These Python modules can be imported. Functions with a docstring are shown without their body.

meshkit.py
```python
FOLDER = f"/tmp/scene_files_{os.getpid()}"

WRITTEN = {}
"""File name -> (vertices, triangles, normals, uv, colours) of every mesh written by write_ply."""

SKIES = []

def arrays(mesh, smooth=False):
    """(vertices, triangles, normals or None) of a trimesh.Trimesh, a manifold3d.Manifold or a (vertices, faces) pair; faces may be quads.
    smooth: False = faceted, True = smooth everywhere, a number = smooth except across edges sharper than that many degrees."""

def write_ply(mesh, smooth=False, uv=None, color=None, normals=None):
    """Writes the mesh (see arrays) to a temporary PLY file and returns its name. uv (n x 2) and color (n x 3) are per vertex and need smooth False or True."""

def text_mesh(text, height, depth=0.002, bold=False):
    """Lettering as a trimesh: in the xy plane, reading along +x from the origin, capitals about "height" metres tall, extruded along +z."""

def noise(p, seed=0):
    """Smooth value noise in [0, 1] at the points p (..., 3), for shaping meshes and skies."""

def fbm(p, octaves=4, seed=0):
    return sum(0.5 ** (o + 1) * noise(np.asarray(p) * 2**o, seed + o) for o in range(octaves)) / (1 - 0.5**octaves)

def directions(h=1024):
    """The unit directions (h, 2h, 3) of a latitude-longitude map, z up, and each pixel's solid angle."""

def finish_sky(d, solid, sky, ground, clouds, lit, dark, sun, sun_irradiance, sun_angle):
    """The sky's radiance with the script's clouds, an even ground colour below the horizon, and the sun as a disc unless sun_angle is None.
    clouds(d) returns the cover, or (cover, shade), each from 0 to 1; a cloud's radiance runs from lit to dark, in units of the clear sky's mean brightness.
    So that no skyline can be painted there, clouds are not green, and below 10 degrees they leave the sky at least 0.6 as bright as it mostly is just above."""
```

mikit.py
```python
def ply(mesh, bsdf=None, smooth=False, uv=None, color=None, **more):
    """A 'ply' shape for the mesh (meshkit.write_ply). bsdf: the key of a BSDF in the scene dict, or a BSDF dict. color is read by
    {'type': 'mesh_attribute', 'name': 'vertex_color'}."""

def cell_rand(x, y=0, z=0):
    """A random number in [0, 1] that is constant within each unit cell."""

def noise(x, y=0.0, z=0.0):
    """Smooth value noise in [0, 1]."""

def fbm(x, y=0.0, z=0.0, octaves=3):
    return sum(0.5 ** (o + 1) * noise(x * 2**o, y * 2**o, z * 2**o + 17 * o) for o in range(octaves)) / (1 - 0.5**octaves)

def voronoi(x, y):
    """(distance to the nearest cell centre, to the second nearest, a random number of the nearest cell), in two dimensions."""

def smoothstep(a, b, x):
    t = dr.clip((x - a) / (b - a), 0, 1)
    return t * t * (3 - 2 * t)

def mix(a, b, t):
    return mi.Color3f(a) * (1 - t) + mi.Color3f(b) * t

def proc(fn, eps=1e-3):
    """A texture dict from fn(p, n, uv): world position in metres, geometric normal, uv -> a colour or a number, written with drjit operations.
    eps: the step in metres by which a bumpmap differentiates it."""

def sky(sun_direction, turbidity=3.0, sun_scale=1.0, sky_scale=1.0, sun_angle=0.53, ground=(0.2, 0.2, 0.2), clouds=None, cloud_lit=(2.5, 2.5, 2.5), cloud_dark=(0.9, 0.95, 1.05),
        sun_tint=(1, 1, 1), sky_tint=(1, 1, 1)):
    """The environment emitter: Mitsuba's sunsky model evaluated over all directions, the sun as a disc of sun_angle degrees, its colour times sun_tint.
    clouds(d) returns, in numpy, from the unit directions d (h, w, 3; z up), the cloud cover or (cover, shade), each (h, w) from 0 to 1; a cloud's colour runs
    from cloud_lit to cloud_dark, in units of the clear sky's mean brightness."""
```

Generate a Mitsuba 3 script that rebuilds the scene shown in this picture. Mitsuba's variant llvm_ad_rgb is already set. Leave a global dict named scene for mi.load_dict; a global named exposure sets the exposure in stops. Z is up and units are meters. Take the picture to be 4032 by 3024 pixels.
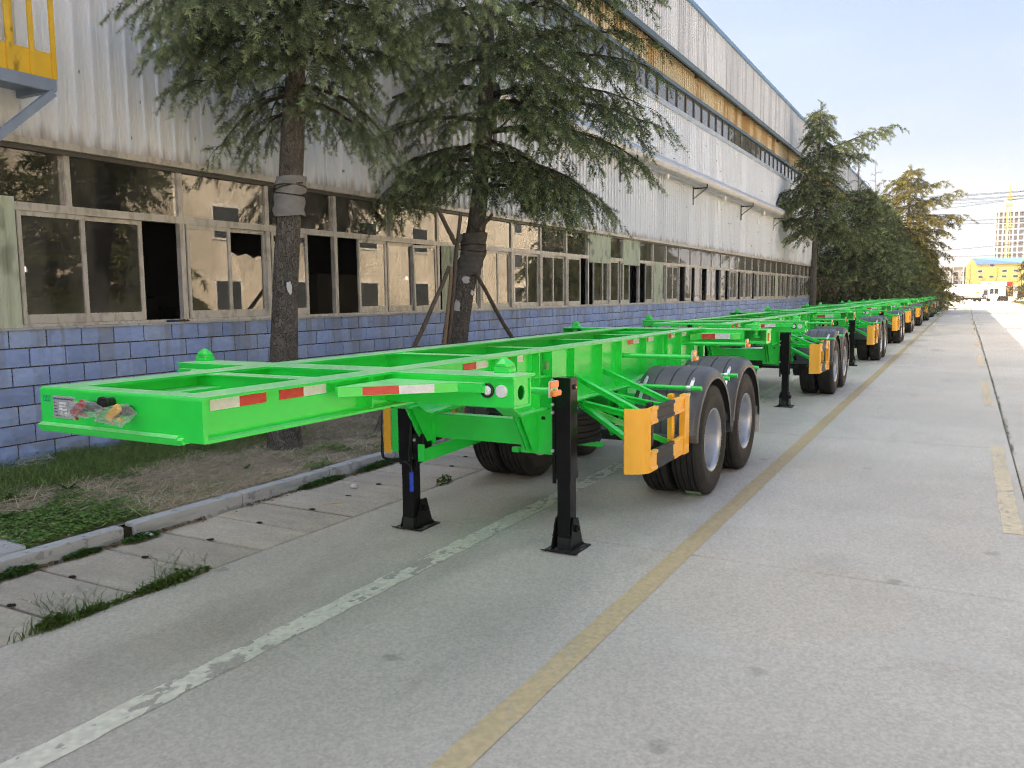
import math, numpy as np, trimesh, mitsuba as mi, drjit as dr, mikit, meshkit
from mikit import proc, noise, fbm, voronoi, cell_rand, smoothstep, mix
from meshkit import text_mesh
import manifold3d as m3
from shapely.geometry import Polygon, box as sbox
T = mi.ScalarTransform4f
scene, labels = {}, {}
rng = np.random.default_rng(7)
PI = math.pi

# ---------------------------------------------------------------- camera
CAM_H, PITCH, YAW, ROLL, FPX = 1.893, math.radians(6.09), math.radians(28.739), math.radians(-0.575), 3256.64
_fh = np.array([-math.sin(YAW), math.cos(YAW), 0]); _r = np.array([math.cos(YAW), math.sin(YAW), 0]); _up = np.array([0, 0, 1.0])
_fw = _fh * math.cos(PITCH) - _up * math.sin(PITCH); _u = np.cross(_r, _fw)
_r2 = _r * math.cos(ROLL) + _u * math.sin(ROLL); _u2 = -_r * math.sin(ROLL) + _u * math.cos(ROLL)
_m = np.eye(4); _m[:3, 0], _m[:3, 1], _m[:3, 2], _m[:3, 3] = -_r2, _u2, _fw, [0, 0, CAM_H]
scene['camera'] = {'type': 'perspective', 'fov_axis': 'x', 'fov': math.degrees(2 * math.atan(2016 / FPX)), 'near_clip': 0.05, 'far_clip': 4000.0, 'to_world': T(_m)}

# ---------------------------------------------------------------- sky and exposure
def thin_cloud(d):
    q = d * np.array([3.0, 3.0, 9.0])
    n = meshkit.fbm(q + 3.1, 5, 4)
    wisps = np.clip((n - 0.5) * 2.2, 0, 1) * 0.22
    veil = 0.0 * d[..., 2]
    return np.clip(veil + wisps, 0, 1) * (d[..., 2] > 0), 0.0
scene['sky'] = mikit.sky((-1.0, -0.42, 1.135), turbidity=10.0, sun_scale=2.0, clouds=thin_cloud, cloud_lit=(1.0, 1.03, 1.08), cloud_dark=(1.0, 1.0, 1.0), sun_tint=(1.05, 1.0, 0.92), sky_tint=(0.92, 0.985, 1.11))
exposure = 2.68

# ---------------------------------------------------------------- naming helpers
def numbered(name):
    taken = lambda n: n in scene or n in labels or any(k.startswith(n + '__') for k in (_heads if False else ())) or n in _used
    n, i = name, 0
    while taken(n):
        i += 1; n = f'{name}_{i:03d}'
    _used.add(n)
    return n
_used = set()
_next = {}
def key_for(name, parent=None):
    base = (parent + '__' if parent else '') + name
    i = _next.get(base, 0); _next[base] = i + 1
    return base if i == 0 else f'{base}_{i:03d}'
def put(name, mesh, bsdf, parent=None, smooth=False, to=None, color=None, uv=None, label=None, cat=None, group=None, kind=None):
    k = key_for(name, parent)
    d = mesh if isinstance(mesh, dict) else mikit.ply(mesh, bsdf, smooth=smooth, color=color, uv=uv)
    d = dict(d)
    if to is not None: d['to_world'] = to
    scene[k] = d
    tag(k, label, cat, group, kind)
    return k
def tag(k, label=None, cat=None, group=None, kind=None):
    e = {a: b for a, b in (('label', label), ('category', cat), ('group', group), ('kind', kind)) if b}
    if e: labels[k] = {**labels.get(k, {}), **e}
def thing(name, label, cat, group=None):
    k = key_for(name); tag(k, label, cat, group); return k

# ---------------------------------------------------------------- mesh helpers
class MB:
    def __init__(s): s.v, s.f, s.n = [], [], 0
    def add(s, v, f):
        v = np.asarray(v, float).reshape(-1, 3); f = np.asarray(f, int)
        if f.shape[1] == 4: f = np.vstack([f[:, [0, 1, 2]], f[:, [0, 2, 3]]])
        s.v.append(v); s.f.append(f + s.n); s.n += len(v); return s
    def tm(s, m): return s.add(m.vertices, m.faces)
    def mf(s, m):
        q = m.to_mesh(); return s.add(q.vert_properties[:, :3], q.tri_verts)
    def box(s, x0, x1, y0, y1, z0, z1):
        v = [[x, y, z] for x in (x0, x1) for y in (y0, y1) for z in (z0, z1)]
        return s.add(v, [[0, 1, 3, 2], [4, 6, 7, 5], [0, 4, 5, 1], [2, 3, 7, 6], [0, 2, 6, 4], [1, 5, 7, 3]])
    def bar(s, a, b, w, h, up=(0, 0, 1)):
        a, b = np.array(a, float), np.array(b, float); d = b - a; L = np.linalg.norm(d); d /= L
        u = np.array(up, float); x = np.cross(d, u)
        if np.linalg.norm(x) < 1e-6: x = np.cross(d, [1, 0, 0])
        x /= np.linalg.norm(x); u = np.cross(x, d)
        v = [p + x * w / 2 * i + u * h / 2 * j for p in (a, b) for i in (-1, 1) for j in (-1, 1)]
        return s.add(v, [[0, 1, 3, 2], [4, 6, 7, 5], [0, 4, 5, 1], [2, 3, 7, 6], [0, 2, 6, 4], [1, 5, 7, 3]])
    def tube(s, pts, r, n=8, cap=True):
        p = np.asarray(pts, float); r = np.broadcast_to(np.asarray(r, float), (len(p),))
        t = np.gradient(p, axis=0); t /= np.linalg.norm(t, axis=1, keepdims=True) + 1e-12
        ref = np.array([0, 0, 1.0]) if abs(t[:, 2].mean()) < .9 else np.array([1.0, 0, 0])
        a = np.cross(t, ref); a /= np.linalg.norm(a, axis=1, keepdims=True) + 1e-12; b = np.cross(t, a)
        g = np.arange(n) * 2 * PI / n
        v = p[:, None] + r[:, None, None] * (np.cos(g)[None, :, None] * a[:, None] + np.sin(g)[None, :, None] * b[:, None])
        i, j = np.meshgrid(np.arange(len(p) - 1), np.arange(n), indexing='ij')
        f = np.stack([i * n + j, i * n + (j + 1) % n, (i + 1) * n + (j + 1) % n, (i + 1) * n + j], -1).reshape(-1, 4)[:, ::-1]
        s.add(v, f)
        if cap:
            k = np.arange(1, n - 1)
            s.add(v[0], np.stack([k * 0, k, k + 1], 1)); s.add(v[-1], np.stack([k * 0, k + 1, k], 1))
        return s
    def prism(s, pts, a, b, axis):
        """polygon pts (2-d) extruded along axis from a to b; remaining axes in order x,y,z"""
        pg = Polygon(pts) if not hasattr(pts, 'exterior') else pts
        m = trimesh.creation.extrude_polygon(pg, b - a, engine='earcut'); v = np.array(m.vertices)
        q = np.zeros_like(v); o = [i for i in range(3) if i != axis]
        q[:, o[0]], q[:, o[1]], q[:, axis] = v[:, 0], v[:, 1], v[:, 2] + a
        f = np.array(m.faces)
        return s.add(q, f if axis in (0, 2) else f[:, ::-1])
    def lathe(s, prof, axis=0, n=32, center=(0, 0, 0)):
        """profile (axial, radius) revolved about an axis"""
        p = np.asarray(prof, float); g = np.arange(n) * 2 * PI / n; c, sn = np.cos(g), np.sin(g)
        o = [(1, 2), (2, 0), (0, 1)][axis]; v = np.zeros((len(p), n, 3))
        v[..., axis] = p[:, :1]; v[..., o[0]] = p[:, 1:] * c; v[..., o[1]] = p[:, 1:] * sn
        i, j = np.meshgrid(np.arange(len(p) - 1), np.arange(n), indexing='ij')
        f = np.stack([i * n + j, i * n + (j + 1) % n, (i + 1) * n + (j + 1) % n, (i + 1) * n + j], -1).reshape(-1, 4)[:, ::-1]
        return s.add(v.reshape(-1, 3) + np.array(center), f)
    def grid(s, P, flip=False):
        """P (a, b, 3) as a sheet"""
        a, b = P.shape[:2]; i, j = np.meshgrid(np.arange(a - 1), np.arange(b - 1), indexing='ij')
        f = np.stack([i * b + j, (i + 1) * b + j, (i + 1) * b + j + 1, i * b + j + 1], -1).reshape(-1, 4)
        return s.add(P.reshape(-1, 3), f[:, ::-1] if flip else f)
    def mirror_x(s):
        o = MB(); o.v = [v * [-1, 1, 1] for v in s.v]; o.f = [f[:, ::-1] for f in s.f]; o.n = s.n; return o
    def moved(s, d):
        o = MB(); o.v = [v + np.array(d) for v in s.v]; o.f = list(s.f); o.n = s.n; return o
    def get(s): return trimesh.Trimesh(np.vstack(s.v), np.vstack(s.f), process=False)

def hull(pts_r):
    return m3.Manifold.batch_hull([m3.Manifold.sphere(r, 12).translate(list(map(float, p))) for p, r in pts_r])
def rbox(x0, x1, y0, y1, z0, z1, r):
    return m3.Manifold.batch_hull([m3.Manifold.sphere(r, 8).translate([x, y, z]) for x in (x0 + r, x1 - r) for y in (y0 + r, y1 - r) for z in (z0 + r, z1 - r)])

# ---------------------------------------------------------------- materials
def rgb(*c): return {'type': 'rgb', 'value': list(c)}
def pr(name, color, rough=0.5, **k):
    base = color if isinstance(color, dict) else rgb(*color)
    scene[name] = {'type': 'twosided', 'bsdf': {'type': 'principled', 'base_color': base, 'roughness': rough, **k}}
    return name
def df(name, color):
    scene[name] = {'type': 'twosided', 'bsdf': {'type': 'diffuse', 'reflectance': color if isinstance(color, dict) else rgb(*color)}}
    return name
def bump(name, inner, fn, scale, eps=1e-3):
    scene[name] = {'type': 'twosided', 'bsdf': {'type': 'bumpmap', 'arbitrary': proc(fn, eps), 'scale': scale, 'bsdf': inner}}
    return name

def road_rgb(p, tint=(1, 1, 1)):
    big = fbm(p.x * 0.35, p.y * 0.35, 1.0, 4); mid = fbm(p.x * 2.2, p.y * 2.2, 5.0, 3); fine = noise(p.x * 70, p.y * 70, 2.0); grain = noise(p.x * 190, p.y * 190, 8.0)
    c = mix((0.455, 0.420, 0.372), (0.505, 0.468, 0.416), smoothstep(0.25, 0.75, big))
    c = c * (0.93 + 0.14 * mid) * (0.80 + 0.24 * fine + 0.18 * grain)
    warm = smoothstep(0.55, 0.75, fbm(p.x * 0.6 + 9, p.y * 0.6, 3.0, 3))
    c = c * (1 - warm) + c * mi.Color3f(1.02, 0.99, 0.96) * warm
    d1, d2, w = voronoi(p.x * 1.1, p.y * 1.1)
    spot = (1 - smoothstep(0.02, 0.075, d1 + 0.05 * (noise(p.x * 30, p.y * 30) - 0.5))) * smoothstep(0.90, 0.93, w)
    c = c * (1 - 0.28 * spot)
    pale = smoothstep(0.66, 0.78, fbm(p.x * 0.8 + 4, p.y * 1.9 + 7, 11.0, 4)) * 0.22
    c = c * (1 - pale) + mi.Color3f(0.55, 0.54, 0.515) * pale
    stain = smoothstep(0.62, 0.8, fbm(p.x * 1.3 + 40, p.y * 0.5 + 3, 21.0, 4)) * 0.16
    c = c * (1 - stain)
    return c * mi.Color3f(*tint)
def road_h(p, n, uv): return noise(p.x * 160, p.y * 160, 1.0) * 0.5 + noise(p.x * 60, p.y * 60, 4.0) * 0.5
bump('concrete_road', {'type': 'principled', 'base_color': proc(lambda p, n, uv: road_rgb(p)), 'roughness': 0.75, 'specular': 0.35}, road_h, 0.0016)
def slab_rgb(p, n, uv):
    c = road_rgb(p, (0.95, 0.92, 0.86)); s = cell_rand(dr.floor((p.y - 2.86) / 0.535), 3, 1)
    return c * (0.84 + 0.2 * s) * (0.85 + 0.25 * fbm(p.x * 3, p.y * 9, 2.0, 3))
bump('gutter_concrete', {'type': 'principled', 'base_color': proc(slab_rgb), 'roughness': 0.85, 'specular': 0.3}, road_h, 0.002)
def kerb_rgb(p, n, uv):
    c = mix((0.36, 0.37, 0.372), (0.52, 0.525, 0.52), fbm(p.x * 9, p.y * 5, p.z * 12, 4))
    e = smoothstep(0.45, 0.62, fbm(p.x * 5 + 9, p.y * 4, p.z * 16, 4)) * (1 - smoothstep(0.02, 0.10, p.z))
    d = smoothstep(0.6, 0.66, fbm(p.x * 14 + 3, p.y * 14, p.z * 14, 3))
    return c * (1 - 0.35 * e) * (1 - 0.3 * d)
bump('kerb_stone', {'type': 'principled', 'base_color': proc(kerb_rgb), 'roughness': 0.85, 'specular': 0.3}, lambda p, n, uv: fbm(p.x * 50, p.y * 50, p.z * 50, 2), 0.006)
df('joint_dirt', proc(lambda p, n, uv: mix((0.022, 0.02, 0.016), (0.055, 0.048, 0.038), fbm(p.x * 8, p.y * 8, 1.0, 3))))
def worn(lo, hi, k, rough_amount, seed):
    def f(p, n, uv):
        a = fbm(p.x * 26 + seed, p.y * 14, 3.0, 4); b = fbm(p.x * 2.4 + seed, p.y * 1.1, 5.0, 3)
        keep = smoothstep(lo, hi, a + 0.55 * (b - 0.5))
        return road_rgb(p) * (1 - keep * rough_amount) + mi.Color3f(*k) * (0.86 + 0.28 * noise(p.x * 40, p.y * 40)) * (keep * rough_amount)
    return f
df('white_paint_worn', proc(worn(0.36, 0.41, (0.76, 0.725, 0.62), 0.95, 3.0)))
df('yellow_paint', proc(worn(-0.3, 0.42, (0.60, 0.45, 0.21), 0.62, 11.0)))
df('dash_paint', proc(worn(0.22, 0.34, (0.74, 0.62, 0.44), 0.92, 23.0)))
def soil_rgb(p, n, uv):
    g = fbm(p.x * 3, p.y * 3, 1.0, 4); s = noise(p.x * 60, p.y * 60, 2.0)
    return mix((0.30, 0.25, 0.18), (0.47, 0.40, 0.29), g) * (0.75 + 0.5 * s)
df('soil', proc(soil_rgb))
df('far_ground', proc(lambda p, n, uv: mix((0.19, 0.18, 0.16), (0.27, 0.25, 0.22), fbm(p.x * .1, p.y * .1, 0.0, 4)) * (0.9 + 0.2 * noise(p.x * 3, p.y * 3))))
df('sunny_yard', proc(lambda p, n, uv: mix((0.27, 0.235, 0.175), (0.33, 0.29, 0.22), fbm(p.x * .3, p.y * .3, 0.0, 4)) * (0.85 + 0.3 * noise(p.x * 20, p.y * 20))))
for i, (a, b) in enumerate((((0.28, 0.385, 0.66), (0.37, 0.49, 0.78)), ((0.30, 0.39, 0.63), (0.39, 0.50, 0.74)), ((0.26, 0.37, 0.67), (0.35, 0.47, 0.80)))):
    def blue(p, n, uv, a=a, b=b, i=i):
        c = mix(a, b, fbm(p.y * 18, p.z * 26, 3.0 + i, 3)) * (0.80 + 0.28 * cell_rand(dr.floor(p.y / 0.4), dr.floor(p.z / 0.2), 5))
        run = smoothstep(0.50, 0.68, fbm(p.y * 9.0, p.z * 0.7, 2.0, 4)) * (0.35 + 0.65 * smoothstep(0.9, 1.6, p.z)) * 0.50
        c = c * (1 - run) + mi.Color3f(0.22, 0.225, 0.22) * run
        low = (1 - smoothstep(0.15, 0.7, p.z)) * smoothstep(0.4, 0.62, fbm(p.y * 4, p.z * 7, 8.0, 3)) * 0.55
        return c * (1 - low) + mi.Color3f(0.19, 0.18, 0.15) * low
    def wav(p, n, uv):
        w = fbm(p.y * 14, p.z * 40, 1.0, 3)
        return noise(p.y * 30 + 6 * w, p.z * 65 + 5 * w, 2.0)
    bump(f'blue_block_{i}', {'type': 'principled', 'base_color': proc(blue), 'roughness': 0.55, 'specular': 0.4}, wav, 0.006)
df('mortar', proc(lambda p, n, uv: mix((0.055, 0.048, 0.04), (0.10, 0.088, 0.072), fbm(p.y * 9, p.z * 30, 1.0, 3))))
def clad(p, n, uv):
    c = mix((0.74, 0.775, 0.81), (0.80, 0.83, 0.86), fbm(p.y * 0.9, p.z * 0.4, 1.0, 3)) * (0.92 + 0.13 * cell_rand(dr.floor(p.y / 0.84), 7, 2))
    st = smoothstep(0.55, 0.8, fbm(p.y * 5, p.z * 0.35, 2.0, 3)); c = c * (1 - 0.05 * st)
    d = (1 - smoothstep(3.54, 3.74, p.z + 0.25 * (fbm(p.y * 16, 1.0, 1.0, 3) - 0.5))) * 0.6
    c = c * (1 - d) + mi.Color3f(0.30, 0.245, 0.19) * d
    dots = voronoi(p.y * 2.4, p.z * 1.1)[0]
    return c * (1 - 0.75 * (1 - smoothstep(0.018, 0.028, dots)))
pr('cladding', proc(clad), 0.42, specular=0.5)
def clad_up(p, n, uv):
    c = mix((0.70, 0.72, 0.73), (0.78, 0.79, 0.80), fbm(p.y * 0.7, p.z * 0.5, 4.0, 3)) * (0.9 + 0.15 * cell_rand(dr.floor(p.y / 0.84), 9, 2))
    return c * (1 - 0.25 * smoothstep(0.45, 0.75, fbm(p.y * 11, p.z * 0.3, 2.0, 3)))
pr('cladding_upper', proc(clad_up), 0.45, specular=0.5)
def clad_yel(p, n, uv):
    c = mix((0.70, 0.60, 0.40), (0.76, 0.67, 0.48), fbm(p.y * 1.2, p.z * 0.6, 4.0, 3))
    r = smoothstep(0.50, 0.72, fbm(p.y * 1.6 + 3, p.z * 0.35, 2.0, 4)) * 0.8
    c = c * (1 - r) + mi.Color3f(0.48, 0.29, 0.09) * r
    return c * (0.85 + 0.15 * cell_rand(dr.floor(p.y / 0.84), 2, 2))
pr('cladding_yellow', proc(clad_yel), 0.5, specular=0.4)
pr('blue_trim', proc(lambda p, n, uv: mix((0.10, 0.20, 0.34), (0.16, 0.28, 0.44), fbm(p.y * 2, p.z * 4, 1.0, 3))), 0.45)
pr('grey_trim', proc(lambda p, n, uv: mix((0.30, 0.37, 0.44), (0.42, 0.48, 0.54), fbm(p.y * 2, p.z * 4, 1.0, 3))), 0.5)
pr('dark_trim', proc(lambda p, n, uv: mix((0.06, 0.10, 0.13), (0.10, 0.15, 0.18), fbm(p.y * 2, p.z * 4, 1.0, 3))), 0.5)
def alu(p, n, uv):
    c = mix((0.50, 0.475, 0.425), (0.64, 0.615, 0.56), fbm(p.y * 7, p.z * 5, p.x * 5, 3))
    d = smoothstep(0.48, 0.7, fbm(p.y * 22, p.z * 9, 3.0, 3)) * 0.35
    return c * (1 - d) + mi.Color3f(0.22, 0.19, 0.145) * d
pr('window_alloy', proc(alu), 0.45, specular=0.5, metallic=0.25)
pr('window_alloy_dark', (0.10, 0.092, 0.08), 0.5)
scene['pane_glass'] = {'type': 'blendbsdf', 'weight': proc(lambda p, n, uv: 0.05 + 0.13 * smoothstep(0.4, 0.75, fbm(p.y * 3, p.z * 1.2, 1.0, 4)) + 0.10 * smoothstep(1.95, 1.65, p.z)),
    'a': {'type': 'thindielectric', 'int_ior': 1.85}, 'b': {'type': 'twosided', 'bsdf': {'type': 'diffuse', 'reflectance': rgb(0.34, 0.33, 0.29)}}}
scene['pane_dusty'] = {'type': 'blendbsdf', 'weight': proc(lambda p, n, uv: 0.22 + 0.2 * fbm(p.y * 2, p.z * 2, 1.0, 3)),
    'a': {'type': 'thindielectric', 'int_ior': 1.8}, 'b': {'type': 'twosided', 'bsdf': {'type': 'diffuse', 'reflectance': rgb(0.28, 0.275, 0.25)}}}
scene['green_fibreglass'] = {'type': 'principledthin', 'base_color': proc(lambda p, n, uv: mix((0.60, 0.68, 0.50), (0.74, 0.80, 0.64), fbm(p.y * 8, p.z * 1.5, 1.0, 3)) * (1 - 0.4 * smoothstep(.55, .8, fbm(p.y * 5, p.z * 3, 4.0, 3)))), 'roughness': 0.5, 'diff_trans': 0.5, 'spec_trans': 0.0}
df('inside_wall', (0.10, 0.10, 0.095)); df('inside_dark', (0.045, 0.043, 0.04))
def galv(p, n, uv): return mix((0.52, 0.53, 0.54), (0.70, 0.71, 0.72), fbm(p.y * 5, p.z * 5, p.x * 5, 3))
pr('galvanised', proc(galv), 0.38, metallic=0.6)
pr('green_paint', proc(lambda p, n, uv: mix(mix((0.014, 0.66, 0.060), (0.018, 0.74, 0.072), fbm(p.x * 4, p.y * 4, p.z * 4, 3)), (0.50, 0.70, 0.48), smoothstep(0.8, 0.97, n.z) * (0.42 + 0.35 * fbm(p.x * 7, p.y * 5, 2.0, 3)))), 0.28, specular=0.6, clearcoat=1.0, clearcoat_gloss=0.9)  # up-facing faces paled: sky sheen painted into the colour, along with settled dust
pr('green_weld', (0.05, 0.40, 0.07), 0.5)
pr('black_paint', proc(lambda p, n, uv: mix((0.004, 0.004, 0.005), (0.008, 0.008, 0.009), fbm(p.x * 12, p.y * 12, p.z * 12, 3))), 0.20, specular=0.22, clearcoat=0.15, clearcoat_gloss=0.9)
pr('black_dusty', proc(lambda p, n, uv: mix((0.02, 0.02, 0.02), (0.17, 0.165, 0.155), smoothstep(0.35, 0.75, fbm(p.x * 14, p.y * 14, p.z * 3, 3)) * dr.maximum(n.z, 0.0))), 0.6)
pr('yellow_guard', (0.93, 0.46, 0.030), 0.35, specular=0.5, clearcoat=0.4)
pr('guard_black', (0.022, 0.022, 0.022), 0.5)
def rubber(p, n, uv): return mix((0.014, 0.013, 0.012), (0.034, 0.031, 0.028), fbm(p.x * 9, p.y * 9, p.z * 9, 3)) * (0.85 + 0.3 * noise(p.x * 60, p.y * 60, p.z * 60))
pr('rubber', proc(rubber), 0.62, specular=0.35)
pr('fender_plastic', proc(lambda p, n, uv: mix((0.060, 0.061, 0.066), (0.085, 0.086, 0.092), fbm(p.x * 5, p.y * 5, p.z * 5, 3))), 0.38, specular=0.6)
pr('wheel_silver', proc(lambda p, n, uv: mix((0.44, 0.46, 0.49), (0.56, 0.58, 0.61), fbm(p.x * 6, p.y * 6, p.z * 6, 3))), 0.34, metallic=0.8)
pr('zinc', (0.70, 0.72, 0.75), 0.28, metallic=0.8)
pr('tape_red', proc(lambda p, n, uv: mix((0.50, 0.028, 0.018), (0.62, 0.05, 0.03), noise(p.y * 30, p.z * 40, p.x * 30))), 0.35, clearcoat=0.5)
pr('tape_white', proc(lambda p, n, uv: mix((0.60, 0.61, 0.62), (0.74, 0.75, 0.76), noise(p.y * 60, p.z * 60, p.x * 60))), 0.35, clearcoat=0.5)
pr('amber', (0.90, 0.24, 0.02), 0.2, clearcoat=1.0); pr('lens_white', (0.80, 0.81, 0.83), 0.2, clearcoat=1.0)
pr('pale_plastic', (0.68, 0.66, 0.62), 0.4); pr('plain_black', (0.012, 0.012, 0.013), 0.4); pr('crank_blue', (0.015, 0.06, 0.55), 0.35)
pr('plate_silver', (0.55, 0.56, 0.57), 0.4, metallic=0.5); pr('ink_dark', (0.06, 0.065, 0.07), 0.6); pr('ink_blue', (0.03, 0.14, 0.42), 0.6); pr('ink_teal', (0.01, 0.16, 0.22), 0.6)
pr('coupling_red', (0.35, 0.02, 0.035), 0.4); pr('coupling_yellow', (0.80, 0.45, 0.01), 0.35); pr('sticker_green', (0.30, 0.48, 0.25), 0.5)
scene['bag_plastic'] = {'type': 'blendbsdf', 'weight': 0.15, 'a': {'type': 'thindielectric', 'int_ior': 1.5}, 'b': {'type': 'twosided', 'bsdf': {'type': 'principled', 'base_color': rgb(0.72, 0.76, 0.75), 'roughness': 0.25}}}
def bark(p, n, uv):
    a = dr.atan2(p.y * 1.0, p.x * 1.0); d1, d2, w = voronoi((p.x + p.y) * 30 + 3 * noise(p.z * 14, p.x * 14), p.z * 19 + (p.x - p.y) * 9 + 2 * noise(p.z * 9, p.y * 20))
    g = smoothstep(0.02, 0.22, d2 - d1)
    c = mix((0.075, 0.066, 0.056), (0.23, 0.21, 0.185), g * (0.45 + 0.55 * w))
    return c * (0.8 + 0.4 * fbm(p.x * 9, p.y * 9, p.z * 9, 3))
def bark_h(p, n, uv):
    d1, d2, w = voronoi((p.x + p.y) * 30 + 3 * noise(p.z * 14, p.x * 14), p.z * 19 + (p.x - p.y) * 9 + 2 * noise(p.z * 9, p.y * 20))
    return smoothstep(0.0, 0.3, d2 - d1)
bump('bark', {'type': 'diffuse', 'reflectance': proc(bark)}, bark_h, 0.02)
df('branch_bark', (0.055, 0.043, 0.033)); df('bare_twigs', (0.115, 0.088, 0.075))
bump('burlap', {'type': 'diffuse', 'reflectance': proc(lambda p, n, uv: mix((0.20, 0.195, 0.185), (0.34, 0.33, 0.315), fbm(p.x * 14, p.y * 14, p.z * 18, 4)))}, lambda p, n, uv: fbm(p.x * 30, p.y * 30, p.z * 50, 3), 0.02)
df('burlap_dark', proc(lambda p, n, uv: mix((0.085, 0.08, 0.072), (0.16, 0.15, 0.137), fbm(p.x * 9, p.y * 9, p.z * 22, 4))))
df('whitewash', (0.60, 0.61, 0.62))
def wood(p, n, uv): return mix((0.07, 0.058, 0.047), (0.21, 0.175, 0.14), fbm(p.x * 22, p.y * 22, p.z * 3.5, 4))
df('prop_wood', proc(wood)); df('prop_wood_pale', proc(lambda p, n, uv: mix((0.16, 0.115, 0.07), (0.34, 0.26, 0.17), fbm(p.x * 22, p.y * 22, p.z * 3.5, 4))))
scene['needles'] = {'type': 'principledthin', 'base_color': {'type': 'mesh_attribute', 'name': 'vertex_color'}, 'roughness': 0.6, 'diff_trans': 0.5, 'spec_trans': 0.0}
scene['leaf'] = {'type': 'principledthin', 'base_color': {'type': 'mesh_attribute', 'name': 'vertex_color'}, 'roughness': 0.5, 'diff_trans': 0.6, 'spec_trans': 0.0}
scene['straw'] = {'type': 'twosided', 'bsdf': {'type': 'diffuse', 'reflectance': {'type': 'mesh_attribute', 'name': 'vertex_color'}}}
pr('platform_yellow', proc(lambda p, n, uv: mix((0.62, 0.40, 0.03), (0.78, 0.49, 0.035), fbm(p.x * 6, p.y * 6, p.z * 6, 4)) * (1 - 0.5 * smoothstep(.66, .8, fbm(p.x * 9, p.y * 9, p.z * 5, 3)))), 0.5)
pr('platform_blue', proc(lambda p, n, uv: mix((0.17, 0.22, 0.30), (0.25, 0.31, 0.40), fbm(p.x * 6, p.y * 6, p.z * 6, 4))), 0.5)
pr('far_white', (0.78, 0.77, 0.74), 0.5); pr('far_grey', (0.42, 0.41, 0.40), 0.6); pr('far_glass', (0.05, 0.06, 0.065), 0.15)
pr('far_red', (0.42, 0.02, 0.03), 0.4); pr('far_orange', (0.75, 0.24, 0.02), 0.4); pr('sign_blue', (0.04, 0.09, 0.42), 0.5); pr('sign_red', (0.60, 0.04, 0.05), 0.5)
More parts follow.
